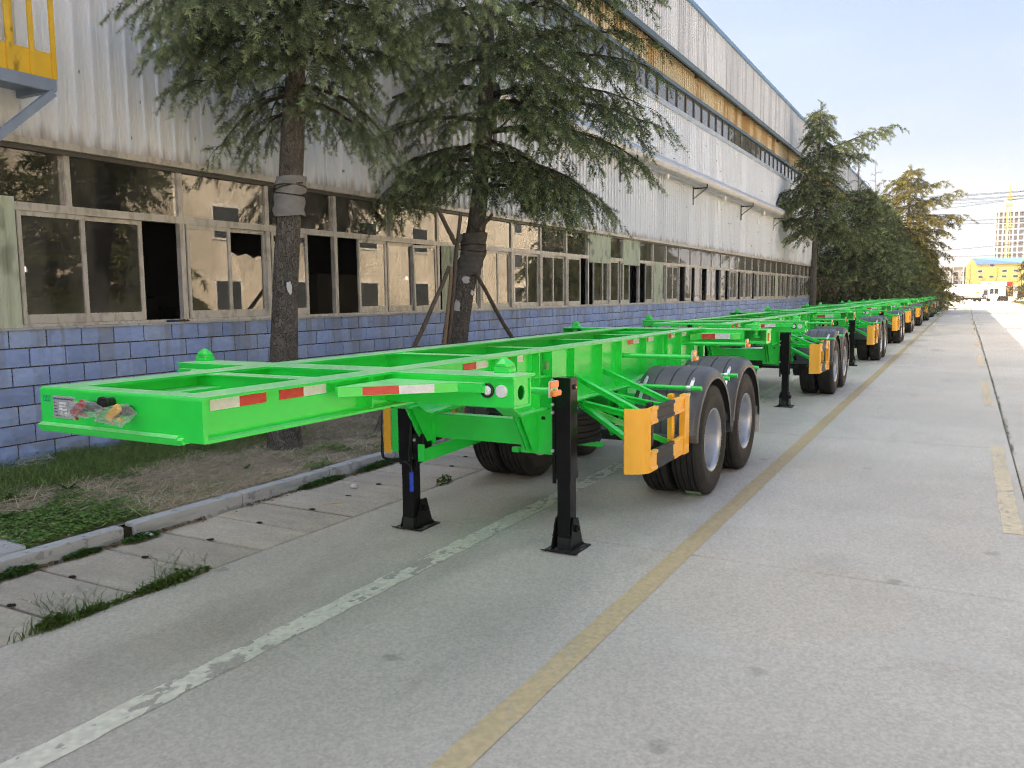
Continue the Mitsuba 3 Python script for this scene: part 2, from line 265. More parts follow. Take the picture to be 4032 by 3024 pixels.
df('yellow_wall', proc(lambda p, n, uv: mix((0.66, 0.46, 0.12), (0.76, 0.56, 0.20), fbm(p.x * .8, p.z * .8, p.y * .3, 4)))); pr('blue_roof', (0.14, 0.28, 0.58), 0.4)
df('beige_wall', proc(lambda p, n, uv: mix((0.66, 0.61, 0.49), (0.73, 0.68, 0.56), fbm(p.y * .5, p.z * .5, p.x * .3, 4))))
df('pale_concrete', proc(lambda p, n, uv: mix((0.55, 0.53, 0.51), (0.66, 0.64, 0.62), fbm(p.x * .3, p.z * .3, p.y * .3, 3)))); df('apartment_wall', (0.40, 0.37, 0.34)); df('recess_shade', (0.30, 0.30, 0.31)); pr('crane_yellow', (0.72, 0.50, 0.16), 0.5)
df('skin', (0.42, 0.26, 0.18)); df('cloth_dark', (0.025, 0.027, 0.032)); df('cloth_blue', (0.05, 0.07, 0.14)); df('cloth_white', (0.7, 0.7, 0.69)); df('glove_brown', (0.10, 0.06, 0.04)); df('hair_black', (0.012, 0.011, 0.010))

# ================================================================ ground, road, kerb, verge
put('ground', MB().add([[-1500, -600, -.06], [1500, -600, -.06], [1500, 2500, -.06], [-1500, 2500, -.06]], [[0, 1, 2, 3]]).get(), 'far_ground', kind='structure')
put('road_bed', MB().add([[-9.0, -14, -.045], [9, -14, -.045], [9, 210, -.045], [-9, 210, -.045]], [[0, 1, 2, 3]]).get(), 'joint_dirt', kind='structure')
tag('road', 'grey concrete road of large cast slabs', kind='structure')
def slab(x0, x1, y0, y1, top=0.0, c=0.008):
    b = MB(); v = [[x0, y0, top - .05], [x1, y0, top - .05], [x1, y1, top - .05], [x0, y1, top - .05], [x0, y0, top - c], [x1, y0, top - c], [x1, y1, top - c], [x0, y1, top - c],
                   [x0 + c, y0 + c, top], [x1 - c, y0 + c, top], [x1 - c, y1 - c, top], [x0 + c, y1 - c, top]]
    b.add(v, [[8, 9, 10, 11]] + [[a, (a + 1) % 4, (a + 1) % 4 + 4, a + 4] for a in range(4)] + [[a + 4, (a + 1) % 4 + 4, (a + 1) % 4 + 8, a + 8] for a in range(4)])
    return b
JOINTS = [-11.4, -5.65, 0.05, 5.77, 11.45, 17.1, 23.3, 29.4, 35.5, 41.4, 47.3]
for a, b in zip(JOINTS[:-1], JOINTS[1:]):
    put('slab', slab(-4.578, 0.535 if a < 40 else 0.45, a + .008, b - .008).get(), 'concrete_road', 'road')
    put('slab', slab(0.549 if a < 40 else 0.464, 6.2, a + .006 + (0.12 if a > 10 else 0), b - .006 + (0.12 if a > 4 else 0)).get(), 'concrete_road', 'road')
put('slab_far', MB().box(-4.6, .40, 47.31, 200, -.05, 0).box(.43, 6.2, 47.43, 200, -.05, 0).get(), 'concrete_road', 'road')
put('yard_apron', MB().box(6.22, 40, -14, 240, -.05, -.004).get(), 'sunny_yard', kind='structure')
put('cross_road', MB().box(-60, 60, 200.02, 236, -.05, -.002).get(), 'concrete_road', kind='structure')
def strip(x0, x1, y0, y1, z=.004, n=1, wob=0.0, r=None):
    ys = np.linspace(y0, y1, n + 1); P = np.zeros((n + 1, 2, 3)); P[:, 0] = np.stack([x0 + 0 * ys, ys, ys * 0 + z], 1); P[:, 1] = np.stack([x1 + 0 * ys, ys, ys * 0 + z], 1)
    if wob: P[:, :, 0] += (r.random((n + 1, 2)) - .5) * wob
    return MB().grid(P, True).get()
rm = np.random.default_rng(3)
put('white_lane_line', strip(-3.40, -3.23, -4, 36, .004, 400, .018, rm), 'white_paint_worn', kind='structure')
put('yellow_lane_line', strip(-1.83, -1.68, -6, 160, .004, 600, .006, rm), 'yellow_paint', kind='structure')
for k in range(16):
    y = 7.4 + 8.32 * k
    put('lane_dash', strip(0.325 - .0011 * max(0, y - 20), 0.465 - .0011 * max(0, y - 20), y, y + 4.2, .004, 30, .012, rm), 'dash_paint', kind='structure')
# painted arrow head far along on the right and a pale manhole
put('road_arrow', MB().prism([(1.55, 77.2), (2.3, 72.0), (2.02, 72.0), (2.02, 69), (1.75, 69), (1.75, 72.6)], .003, .006, 2).get(), 'tape_white', kind='structure')
put('manhole_cover', MB().lathe([(.008, 0.0), (.008, .42), (0, .44)], 2, 20, (-.62, 72, 0)).get(), 'far_white', label='pale round manhole cover in the road beside the yellow line far ahead', cat='manhole cover')

# gutter slabs between kerb and road
tag('gutter', 'strip of small square concrete slabs along the kerb', kind='structure')
gy = [-.9, -.4, .1, .65, 1.2, 1.75, 2.3, 2.865, 3.385, 3.915, 4.44, 4.98, 5.52, 6.065] + [6.065 + .54 * k for k in range(1, 48)]
rg = np.random.default_rng(11)
for a, b in zip(gy[:-1], gy[1:]):
    gap = .018 if rg.random() < .6 else .030
    m = slab(-5.735, -4.605, a + gap / 2, b - gap / 2, -.006, .010).get(); v = np.array(m.vertices)
    v[:, 2] += (v[:, 0] + 5.1) * rg.normal(0, .004) + (v[:, 1] - a) * rg.normal(0, .006) + rg.normal(0, .003)
    m.vertices = v
    put('slab', m, 'gutter_concrete', 'gutter')
put('slab_far', MB().box(-5.735, -4.60, gy[-1] + .01, 200, -.05, -.004).get(), 'gutter_concrete', 'gutter')
# lifting notches chipped at the slab joints
nb = MB()
for k, y in enumerate(gy[5:18]):
    c = [-5.17 + rg.normal(0, .03), y + rg.normal(0, .008)]
    g = np.linspace(0, 2 * PI, 9)[:-1]; c = [-5.17 + rg.normal(0, .10), y + rg.normal(0, .01)]
    nb.prism([(c[0] + (.022 + .018 * rg.random()) * math.cos(t), c[1] + (.018 + .012 * rg.random()) * math.sin(t)) for t in g], -.004, .0015, 2)
put('joint_chip', nb.get(), 'joint_dirt', 'gutter', kind='stuff')

# kerb
tag('kerb', 'row of pale grey concrete kerb stones', kind='structure')
ky = [-2.0, -.8, .4, 1.6, 2.86, 4.11, 5.33, 6.52, 7.74] + [7.74 + 1.21 * k for k in range(1, 40)]
for i, (a, b) in enumerate(zip(ky[:-1], ky[1:])):
    c = .012; x0, x1 = -5.872 + rg.normal(0, .004), -5.75 + rg.normal(0, .005); z = .118 + rg.normal(0, .004)
    y0, y1 = a + .006 + (.075 if abs(a - 4.11) < .01 else 0), b - .006
    put('stone', MB().mf(rbox(x0, x1, y0, y1, -.06, z, .014)).get(), 'kerb_stone', 'kerb', smooth=40)
put('stone_far', MB().box(-5.872, -5.75, ky[-1], 200, -.06, .118).get(), 'kerb_stone', 'kerb')
put('kerb_gap_fill', MB().box(-5.86, -5.775, 4.11, 4.20, -.05, .085).get(), 'joint_dirt', 'kerb')

# verge soil between kerb and factory wall
xs, ys = np.linspace(-8.9, -5.86, 40), np.concatenate([np.linspace(-3, 14, 180), np.linspace(14.4, 200, 120)])
X, Y = np.meshgrid(xs, ys, indexing='ij')
def verge_z(x, y):
    x, y = np.asarray(x, float), np.asarray(y, float)
    t = np.clip((-5.86 - x) / 2.8, 0, 1)
    return .092 + .085 * t + .05 * (meshkit.fbm(np.stack([x * 1.3, y * 1.3, x * 0], -1), 4, 2) - .5) * np.clip((-5.86 - x) / .15, 0.15, 1) + .012 * (meshkit.noise(np.stack([x * 14, y * 14, x * 0], -1)) - .5)
put('verge', MB().grid(np.stack([X, Y, verge_z(X, Y)], -1)).get(), 'soil', smooth=True, kind='structure')
put('corner_slab', MB().prism([(-6.9, 2.2), (-5.875, 2.2), (-5.875, 3.40), (-6.02, 3.47), (-6.28, 3.44), (-6.42, 3.38), (-6.9, 3.30)], .05, .128, 2).get(), 'kerb_stone', label='broken pale concrete slab behind the kerb', kind='structure')

# ---------------------------------------------------------------- vegetation helpers
def colors_for(n, per, base, spread, r):
    c = np.asarray(base)[None] * (1 + r.normal(0, spread, (n, 1))) * (1 + r.normal(0, spread * .3, (n, 3)))
    return np.repeat(np.clip(c, .004, .95), per, axis=0)
def blades(xy, h, w, lean, r, cols, z0=None, seg=2):
    """grass blades: bent ribbons narrowing to a tip"""
    n = len(xy); az = r.random(n) * 2 * PI; d = np.stack([np.cos(az), np.sin(az)], 1); s = np.stack([-d[:, 1], d[:, 0]], 1)
    z = verge_z(xy[:, 0], xy[:, 1]) if z0 is None else z0
    h = np.broadcast_to(h, (n,)); w = np.broadcast_to(w, (n,)); L = h * np.broadcast_to(lean, (n,))
    V = np.zeros((n, 5, 3))
    for k, (t, ww) in enumerate(((0, 1.0), (.55, .75))):
        o = d * (L * t ** 2)[:, None]
        V[:, 2 * k, :2] = xy + o - s * (w * ww / 2)[:, None]; V[:, 2 * k + 1, :2] = xy + o + s * (w * ww / 2)[:, None]; V[:, 2 * k:2 * k + 2, 2] = (z + h * t * (1 - .15 * t * np.clip(L / h, 0, 1)))[:, None]
    V[:, 4, :2] = xy + d * L[:, None]; V[:, 4, 2] = z + h * (1 - .3 * np.clip(L / h, 0, 1.5))
    f = np.array([[0, 1, 3], [0, 3, 2], [2, 3, 4]])
    F = (f[None] + (np.arange(n) * 5)[:, None, None]).reshape(-1, 3)
    return V.reshape(-1, 3), F, np.repeat(cols, 5, 0)
def scatter(n, x0, x1, y0, y1, dens, r):
    out = []
    while sum(map(len, out)) < n:
        p = np.stack([r.uniform(x0, x1, 4 * n), r.uniform(y0, y1, 4 * n)], 1)
        out.append(p[r.random(4 * n) < dens(p[:, 0], p[:, 1])])
    return np.vstack(out)[:n]
def nz(x, y, s, k=0): return meshkit.fbm(np.stack([np.asarray(x) * s, np.asarray(y) * s, np.asarray(x) * 0 + 7.3 * k], -1), 3, k)
def sm(a, b, x): t = np.clip((x - a) / (b - a), 0, 1); return t * t * (3 - 2 * t)
rv = np.random.default_rng(21)
def vc(n, a, b, r): t = r.random((n, 1)); return np.clip((np.array(a) * (1 - t) + np.array(b) * t) * (1 + r.normal(0, .15, (n, 1))), .004, .9)
# upright grass by the wall
def d_grass(x, y): return np.clip(sm(-7.15, -7.7, x + .25 * (nz(x, y, 2.2, 1) - .5)) * sm(8.6, 6.5, y) * (.25 + sm(.35, .6, nz(x, y, 1.6, 2))) + .10 * sm(.5, .62, nz(x, y, 2.4, 3)), 0, 1)
p = scatter(34000, -8.58, -5.95, 2.2, 13, d_grass, rv); n = len(p)
hh = (.03 + .10 * rv.random(n)) * (.6 + .8 * sm(-7.0, -7.8, p[:, 0]))
V, F, C = blades(p, hh, .006, .5 + .5 * rv.random(n), rv, vc(n, (.13, .21, .065), (.28, .38, .12), rv))
put('verge_grass', (V, F), 'leaf', color=C, label='tufts of upright green grass along the foot of the blue block wall', cat='grass', kind='stuff')
p = scatter(11000, -8.55, -5.95, 12, 60, lambda x, y: .15 + .8 * sm(.4, .6, nz(x, y, .9, 2)), rv); n = len(p)
V, F, C = blades(p, .05 + .10 * rv.random(n), .012, .7, rv, vc(n, (.05, .085, .025), (.13, .15, .05), rv))
put('distant_verge_grass', (V, F), 'leaf', color=C, label='thin patchy grass on the verge farther along the wall', cat='grass', kind='stuff')
# dry straw lying flat
def straw(n, dens, L, r, wid=.004, region=(-8.5, -5.9, 2.4, 13)):
    p = scatter(n, *region, dens, r); az = r.normal(.3, 1.0, n); l = L * (.3 + r.random(n)); d = np.stack([np.sin(az), np.cos(az)], 1); s = np.stack([-d[:, 1], d[:, 0]], 1) * wid / 2
    z = verge_z(p[:, 0], p[:, 1]) + .006 + .02 * r.random(n); tilt = r.normal(0, .12, n) * l
    V = np.zeros((n, 4, 3)); a, b = p - d * (l / 2)[:, None], p + d * (l / 2)[:, None]
    V[:, 0, :2], V[:, 1, :2], V[:, 2, :2], V[:, 3, :2] = a - s, a + s, b + s, b - s
    V[:, :2, 2] = z[:, None]; V[:, 2:, 2] = (z + np.abs(tilt))[:, None]
    F = (np.array([[0, 1, 2], [0, 2, 3]])[None] + (np.arange(n) * 4)[:, None, None]).reshape(-1, 3)
    return V.reshape(-1, 3), F, np.repeat(vc(n, (.40, .32, .21), (.80, .68, .48), r), 4, 0)
V, F, C = straw(26000, lambda x, y: np.clip(.25 + sm(.38, .58, nz(x, y, 1.5, 5)) * sm(-8.4, -7.4, x) , 0, 1) * (1 - .8 * sm(-7.2, -7.8, x) * sm(6.5, 5.5, y)) * (1 - .85 * sm(-6.45, -6.2, x) * sm(4.6, 4.1, y)), .20, rv)
put('dry_straw', (V, F), 'straw', color=C, label='flattened dry straw lying over the bare verge', cat='straw', kind='stuff')
# round leaved ground cover near the kerb
def leaves(p, z, size, r, ca, cb, up=.75):
    n = len(p); az = r.random(n) * 2 * PI; nrm = np.stack([r.normal(0, 1 - up, n), r.normal(0, 1 - up, n), np.ones(n)], 1); nrm /= np.linalg.norm(nrm, axis=1, keepdims=True)
    a = np.stack([np.cos(az), np.sin(az), 0 * az], 1); a -= nrm * (a * nrm).sum(1, keepdims=True); a /= np.linalg.norm(a, axis=1, keepdims=True); b = np.cross(nrm, a)
    s = (size * (.5 + r.random(n)))[:, None]; c = np.stack([p[:, 0], p[:, 1], z], 1)
    V = np.stack([c - a * s, c - a * s * .3 + b * s * .55, c + a * s * .5 + b * s * .5, c + a * s, c + a * s * .5 - b * s * .5, c - a * s * .3 - b * s * .55], 1)
    F = (np.array([[0, 5, 1], [1, 5, 4], [1, 4, 2], [2, 4, 3]])[None] + (np.arange(n) * 6)[:, None, None]).reshape(-1, 3)
    return V.reshape(-1, 3), F, np.repeat(vc(n, ca, cb, r), 6, 0)
def d_cover(x, y): return np.clip(sm(-7.0, -6.5, x + .3 * (nz(x, y, 3, 4) - .5)) * sm(4.75, 4.0, y + .6 * (nz(x, y, 3, 6) - .5)) + .35 * sm(.56, .66, nz(x, y, 2.3, 8)) + .5 * sm(.52, .6, nz(x, y, 3.2, 9)) * sm(-6.25, -6.0, x), 0, 1)
p = scatter(15000, -8.4, -5.89, 2.5, 11, d_cover, rv)
p = p[~((p[:, 1] < 3.42) & (p[:, 0] > -6.75))]
V, F, C = leaves(p, verge_z(p[:, 0], p[:, 1]) + .012 + .045 * rv.random(len(p)), .017, rv, (.11, .21, .055), (.24, .37, .11))
put('ground_cover', (V, F), 'leaf', color=C, label='low mat of small round green leaves behind the near kerb', cat='ground cover', kind='stuff')
# weeds along the kerb foot and in the gutter joint
def clump(cx, cy, rx, ry, n, zmax, size, r):
    a = r.random(n) * 2 * PI; q = np.sqrt(r.random(n)); p = np.stack([cx + rx * q * np.cos(a), cy + ry * q * np.sin(a)], 1)
    return p, .005 + zmax * r.random(n) * (1 - .6 * q)
PP, ZZ = [], []
for cx, cy, rx, ry, n, zm in ((-5.70, 3.20, .045, .18, 420, .07), (-5.70, 3.72, .04, .16, 330, .05), (-5.68, 4.20, .07, .16, 420, .05), (-5.71, 6.35, .05, .35, 700, .06), (-5.71, 7.3, .05, .4, 700, .07), (-5.71, 8.3, .05, .5, 700, .06), (-5.71, 9.6, .05, .6, 500, .06), (-5.73, 3.0, .03, .1, 120, .04), (-5.72, 11, .05, .8, 600, .05)):
    p, z = clump(cx, cy, rx, ry, n, zm, .012, rv); PP.append(p); ZZ.append(z)
p, z = np.vstack(PP), np.concatenate(ZZ)
V, F, C = leaves(p, z, .015, rv, (.035, .085, .022), (.085, .16, .04), .6)
put('kerb_foot_weeds', (V, F), 'leaf', color=C, label='small leafy weeds growing along the foot of the kerb', cat='weeds', kind='stuff')
PP, ZZ = [], []
for cx, cy, rx, ry, n, zm in ((-4.59, 2.78, .05, .10, 380, .09), (-4.585, 3.02, .03, .14, 200, .05), (-4.585, 3.46, .04, .16, 380, .07), (-4.585, 3.66, .05, .10, 260, .09), (-4.585, 3.25, .02, .12, 90, .04), (-4.585, 6.9, .05, .12, 200, .11), (-4.58, 8.0, .05, .12, 200, .11), (-4.585, 3.85, .03, .07, 80, .06)):
    p, z = clump(cx, cy, rx, ry, n, zm, .012, rv); PP.append(p); ZZ.append(z)
p, z = np.vstack(PP), np.concatenate(ZZ)
V, F, C = leaves(p, z, .013, rv, (.05, .10, .02), (.12, .19, .05), .5)
V2, F2, C2 = blades(np.vstack([np.array([[-4.585, 3.6]]) + rv.normal(0, 1, (260, 2)) * [.025, .12], np.array([[-4.59, 2.86]]) + rv.normal(0, 1, (260, 2)) * [.025, .15]]), .05 + .09 * rv.random(520), .005, .9, rv, vc(520, (.06, .11, .02), (.13, .20, .06), rv), z0=np.zeros(520))
V3 = []; 
put('joint_weeds', (np.vstack([V, V2]), np.vstack([F, F2 + len(V)])), 'leaf', color=np.vstack([C, C2]), label='weeds sprouting from the joint between gutter slabs and road', cat='weeds', kind='stuff')
p = np.stack([.555 - .0022 * np.maximum(0, (yy := rv.uniform(11, 60, 1500)) - 15) + rv.normal(0, .012, 1500), yy], 1)
V, F, C = leaves(p, .002 + .02 * rv.random(1500), .012, rv, (.05, .065, .03), (.10, .12, .05), .6)
put('crack_moss', (V, F), 'leaf', color=C, label='thin line of moss along the lengthwise road crack', cat='moss', kind='stuff')
# dry litter along the kerb foot
n = 2600; p = np.stack([-5.735 + np.abs(rv.normal(0, .035, n)), rv.uniform(2.6, 12, n)], 1); p = p[nz(p[:, 0], p[:, 1], 1.3, 12) > .42]
V, F, C = leaves(p, .002 + .012 * rv.random(len(p)), .012, rv, (.10, .07, .04), (.22, .16, .10), .6)
put('kerb_debris', (V, F), 'straw', color=C, label='brown needles and dead leaves swept against the kerb', cat='leaf litter', kind='stuff')
# tall flowering weeds in the gutter joint: fine stems
def flower_weed(x, y, h, n, seed, label):
    r = np.random.default_rng(seed); t = thing('flowering_weed', label, 'weed', 'wispy weeds in the gutter joint'); b = MB(); tips = []
    for k in range(n):
        a = r.random() * 2 * PI; l = h * (.5 + .5 * r.random()); s = np.array([x, y, 0]) + np.array([r.normal(0, .02), r.normal(0, .05), 0])
        e = s + np.array([math.cos(a) * l * .35, math.sin(a) * l * .45, l]); m = (s + e) / 2 + np.array([0, 0, .03])
        b.tube([s, m, e], .0013, 3, False); tips.append(e)
        for q in range(3):
            t0 = .45 + .5 * r.random(); s2 = s * (1 - t0) + e * t0; e2 = s2 + np.array([r.normal(0, .035), r.normal(0, .04), .03 + .04 * r.random()]); b.tube([s2, e2], .001, 3, False); tips.append(e2)
    m = b.get(); put('stem', m, 'leaf', t, color=np.tile([[.10, .15, .05]], (len(m.vertices), 1)))
    tp = np.array(tips); V, F, C = leaves(tp[:, :2], tp[:, 2], .007, r, (.45, .45, .30), (.62, .62, .5), .3)
    put('flower', (V, F), 'leaf', t, color=C, kind='stuff')
flower_weed(-4.60, 2.80, .22, 9, 1, 'wispy white-flowered weed at the left end of the gutter joint')
flower_weed(-4.60, 3.02, .20, 6, 2, 'thin pale-flowered weed second along the gutter joint')
flower_weed(-4.59, 3.52, .24, 9, 3, 'tallest white-flowered weed rising from the grass tuft in the joint')
flower_weed(-4.59, 3.82, .16, 4, 4, 'small single-stemmed weed at the end of the near weed row')
# broad leaved rosette weeds on the verge
def rosette(x, y, size, n, seed, label):
    r = np.random.default_rng(seed); t = thing('broadleaf_weed', label, 'weed', 'broad-leaved weeds on the verge'); z = float(verge_z(x, y))
    b = MB(); 
    for k in range(n):
        a = 2 * PI * k / n * 2.4 + r.normal(0, .2); l = size * (.6 + .5 * r.random()); el = .35 + .8 * k / n
        d = np.array([math.cos(a), math.sin(a), 0]); s = np.array([-d[1], d[0], 0]); P = []
        for u, w in ((0, .04), (.25, .10), (.5, .15), (.75, .12), (1, .01)):
            c = np.array([x, y, z]) + d * l * u * math.cos(el) + np.array([0, 0, l * (u * math.sin(el) - .35 * u * u)])
            P.append([c - s * w * l, c + np.array([0, 0, -.02 * l]), c + s * w * l])
        b.grid(np.array(P))
    m = b.get(); put('leaf', m, 'leaf', t, smooth=True, color=np.tile([[.055, .115, .035]], (len(m.vertices), 1)) * (1 + np.random.default_rng(seed).normal(0, .1, (len(m.vertices), 1))), kind='stuff')
for i, (x, y, s, n, l) in enumerate(((-6.75, 3.78, .20, 16, 'largest broad-leaved weed on the verge in the near corner'), (-6.45, 4.02, .15, 12, 'broad-leaved weed just right of the largest one'), (-6.12, 4.06, .13, 10, 'broad-leaved weed close behind the kerb top'), (-7.2, 4.6, .16, 12, 'broad-leaved weed at the edge of the upright grass'), (-7.35, 4.15, .14, 10, 'broad-leaved weed among dry stalks at the left edge'), (-6.5, 6.1, .12, 9, 'lone broad-leaved weed in straw under the trailer nose'))):
    rosette(x, y, s, n, 40 + i, l)
# long dry stalks
b = MB(); rr = np.random.default_rng(5)
for s, e in (((-7.3, 3.95, .14), (-6.9, 4.1, .24)), ((-7.25, 3.6, .14), (-7.0, 3.85, .27)), ((-6.95, 4.0, .15), (-6.82, 4.05, .33)), ((-7.2, 3.75, .15), (-6.7, 3.95, .16)), ((-6.9, 4.3, .15), (-6.6, 4.35, .17)), ((-7.4, 3.9, .15), (-7.1, 3.7, .2))): b.tube([s, (np.array(s) + e) / 2 + [0, 0, .01], e], .004, 4)
m = b.get(); put('dry_stalks', m, 'straw', color=np.tile([[.42, .33, .21]], (len(m.vertices), 1)), label='long dry stalks leaning over the near weeds', cat='dry stalks', kind='stuff')
def crumple(cx, cy, cz, rx, ry, rz, seed, name, mat, label, cat):
    m = trimesh.creation.icosphere(subdivisions=3); v = np.array(m.vertices); v *= (.7 + .6 * meshkit.fbm(v * 2.3 + seed, 3, seed))[:, None]; v = v * [rx, ry, rz] + [cx, cy, cz]; v[:, 2] = np.maximum(v[:, 2], cz - rz * .4); m.vertices = v
    put(name, m, mat, label=label, cat=cat)
crumple(-8.32, 4.98, .25, .10, .20, .07, 3, 'plastic_bag', 'bag_plastic', 'crumpled clear plastic bag lying in grass against the blue wall', 'plastic bag')
crumple(-5.30, 6.35, .012, .035, .035, .03, 5, 'paper_scrap', 'cloth_white', 'white paper scrap on the gutter slabs near the crank leg', 'litter')
crumple(-5.685, 4.27, .02, .05, .035, .012, 6, 'paper_scrap', 'cloth_white', 'white scrap among weeds at the kerb joint', 'litter')
crumple(-7.05, 7.35, .20, .05, .05, .04, 8, 'paper_scrap', 'cloth_white', 'white scrap on the straw under the trailer beam', 'litter')
put('gutter_paint_dab', MB().prism([(-5.12, 5.70), (-5.09, 5.68), (-5.00, 5.83), (-5.03, 5.85)], -.002, .003, 2).get(), 'yellow_paint', 'gutter')

# ================================================================ factory building
FB = thing('factory_building', 'long grey ribbed-metal factory hall with blue block base and window bands', 'factory building')
W = -8.62; Y0, Y1 = -14.0, 95.0
def fb(name, mesh, mat, **k): return put(name, mesh, mat, k.pop('parent', FB), **k)
fb('wall_core', MB().box(W - .40, W - .014, Y0, Y1, -.05, 1.585).get(), 'mortar')
WC = FB + '__wall_core'
rb = np.random.default_rng(17)
def block_mesh(L, H, seed):
    r = np.random.default_rng(seed); n, m = 5, 4; y = np.linspace(0, L, n); z = np.linspace(0, H, m); Yg, Zg = np.meshgrid(y, z, indexing='ij')
    X = r.normal(.004, .003, Yg.shape); X[0], X[-1], X[:, 0], X[:, -1] = -.006, -.006, -.006, -.006
    b = MB(); b.grid(np.stack([X, Yg, Zg], -1))
    b.box(-.03, -.006, 0, L, 0, H); return b.get()
bl = {i: mikit.ply(block_mesh(.386, .186, i), f'blue_block_{i % 3}', smooth=30) for i in range(6)}
stuff = {0: MB(), 1: MB(), 2: MB()}; made = 0
for c in range(8):
    z = .005 + .2 * c; off = (0.2 if c % 2 else 0.0) + rb.normal(0, .012); y = Y0 + off
    while y < Y1 - .4:
        L = .386; dx = rb.normal(0, .0015); i = int(rb.integers(6)); dark = rb.random()
        i = i if dark < .8 else 2
        if 4.35 <= y <= 18.9 and made < 300:
            put('block', bl[i], None, WC, to=T().translate([W + dx, y, z])); made += 1
        elif y > -2:
            m = block_mesh(L, .186, i); stuff[i % 3].add(m.vertices + [W + dx, y, z], m.faces)
        y += .4
for i in stuff: put('block_far', stuff[i].get(), f'blue_block_{i}', WC, kind='stuff')
y = Y0
while y < Y1:
    L = .45 if y < 30 else 20.0
    fb('sill_slab', MB().box(W - .38, W + .022 + rb.normal(0, .003), y + .004, min(y + L, Y1) - .004, 1.586, 1.612 + (rb.normal(0, .002) if y < 30 else 0)).get(), 'kerb_stone') if y > 3 else None
    y += L
# window band
MU = [-1.4, .0, 1.44, 2.88, 4.30, 5.76, 7.24, 8.70, 10.13, 11.57, 13.0, 14.54, 15.86, 17.25, 18.66, 19.99, 21.47, 22.49, 23.8, 25.06, 26.37, 27.76, 29.11, 30.5, 31.9, 33.26, 34.64, 36.04, 37.4, 38.74]
while MU[-1] < Y1 - 1.5: MU.append(MU[-1] + 1.385)
fb('head_flashing', MB().box(W - .10, W + .035, Y0, Y1, 3.505, 3.575).get(), 'window_alloy')
fb('head_gap', MB().box(W - .12, W - .02, Y0, Y1, 3.455, 3.503).get(), 'window_alloy_dark')
fb('transom', MB().box(W - .12, W - .035, Y0, Y1, 2.83, 2.915).get(), 'window_alloy')
fb('bottom_track', MB().box(W - .13, W - .03, Y0, Y1, 1.612, 1.645).get(), 'window_alloy')
upper_only = {5.76, 11.57}
for y in MU:
    z0 = 2.916 if y in upper_only else 1.646
    b = MB().box(W - .115, W - .042, y - .034, y + .034, 2.916, 3.454)
    if z0 < 2: b.box(W - .115, W - .040, y - .036, y + .036, 1.646, 2.829)
    b.box(W - .118, W - .10, y - .06, y + .06, 2.917, 3.453)
    fb('mullion', b.get(), 'window_alloy')
green_up = [(20.02, 21.50), (22.49, 23.80)]
for a, b_ in zip(MU[:-1], MU[1:]):
    if a < 2: continue
    fb('upper_pane', MB().add([[W - .07, a + .035, 2.917], [W - .07, b_ - .035, 2.917], [W - .07, b_ - .035, 3.453], [W - .07, a + .035, 3.453]], [[0, 1, 2, 3]]).get(), 'pane_glass' if a < 24 else 'pane_dusty')
def sash(y0, y1, track, tilt=0.0, pane='pane_glass', broken=False):
    x = W - (.060 if track == 0 else .098); z0, z1 = 1.648, 2.828; s = .048
    b = MB(); b.box(x - .014, x + .014, y0, y0 + s, z0, z1).box(x - .014, x + .014, y1 - s, y1, z0, z1).box(x - .012, x + .012, y0 + s, y1 - s, z0, z0 + .098).box(x - .012, x + .012, y0 + s, y1 - s, z1 - .05, z1)
    b.box(x + .0141, x + .02, y0 + .004, y0 + .014, z0, z1)
    to = None
    if tilt: to = T().translate([x, y1, z0]).rotate([1, 0, 0], tilt).translate([-x, -y1, -z0])
    k = fb('window_sash', b.get(), 'window_alloy', to=to)
    ya, yb, za, zb = y0 + s, y1 - s, z0 + .098, z1 - .05
    if broken:
        pts = [(ya, za), (yb, za), (yb, za + .72), (yb - .07, za + .74), (yb - .16, za + .70), (yb - .3, za + .76), (yb - .45, za + .72), (ya, za + .78)]
        m = MB().add([[x, p[0], p[1]] for p in pts], [[0, i, i + 1] for i in range(1, len(pts) - 1)]).get()
    else: m = MB().add([[x, ya, za], [x, yb, za], [x, yb, zb], [x, ya, zb]], [[0, 1, 2, 3]]).get()
    put('pane', m, pane, k, to=to, label='broken glass pane with an open top' if broken else None)
near = [(2.95, 3.7, 0), (3.66, 4.4, 1), (5.17, 5.93, 0), (5.90, 6.69, 1), (7.30, 8.02, 0), (8.0, 8.68, 1, 0, 1), (8.76, 9.5, 0), (10.67, 11.42, 0), (11.49, 12.24, 1), (12.22, 12.96, 0, 1.6), (13.75, 14.5, 1), (14.58, 15.26, 0), (15.23, 15.82, 1), (15.9, 16.6, 0), (16.55, 17.2, 1), (17.29, 17.93, 0), (17.9, 18.6, 1), (18.72, 19.5, 0), (20.33, 21.0, 0), (20.96, 21.44, 1), (21.52, 22.15, 0), (22.26, 23.02, 0), (24.38, 25.02, 0), (26.0, 26.36, 1), (26.42, 27.08, 0), (27.18, 27.74, 1), (28.45, 29.2, 0, -1.5), (29.62, 30.38, 0), (31.2, 31.88, 0), (31.94, 32.62, 1), (33.3, 33.95, 0), (34.7, 35.3, 0), (35.3, 36.0, 1)]
for s in near: sash(s[0], s[1], s[2], s[3] if len(s) > 3 else 0.0, 'pane_glass' if s[0] < 25 else 'pane_dusty', len(s) > 4)
ro = np.random.default_rng(4)
for a, b_ in zip(MU[:-1], MU[1:]):
    if a < 36: continue
    w = (b_ - a - .07) / 2 + .02; q = ro.random()
    if q < .80: sash(a + .04, a + .04 + w, 0, pane='pane_dusty')
    if q < .62 or q > .8: sash(b_ - .04 - w, b_ - .04, 1, pane='pane_dusty')
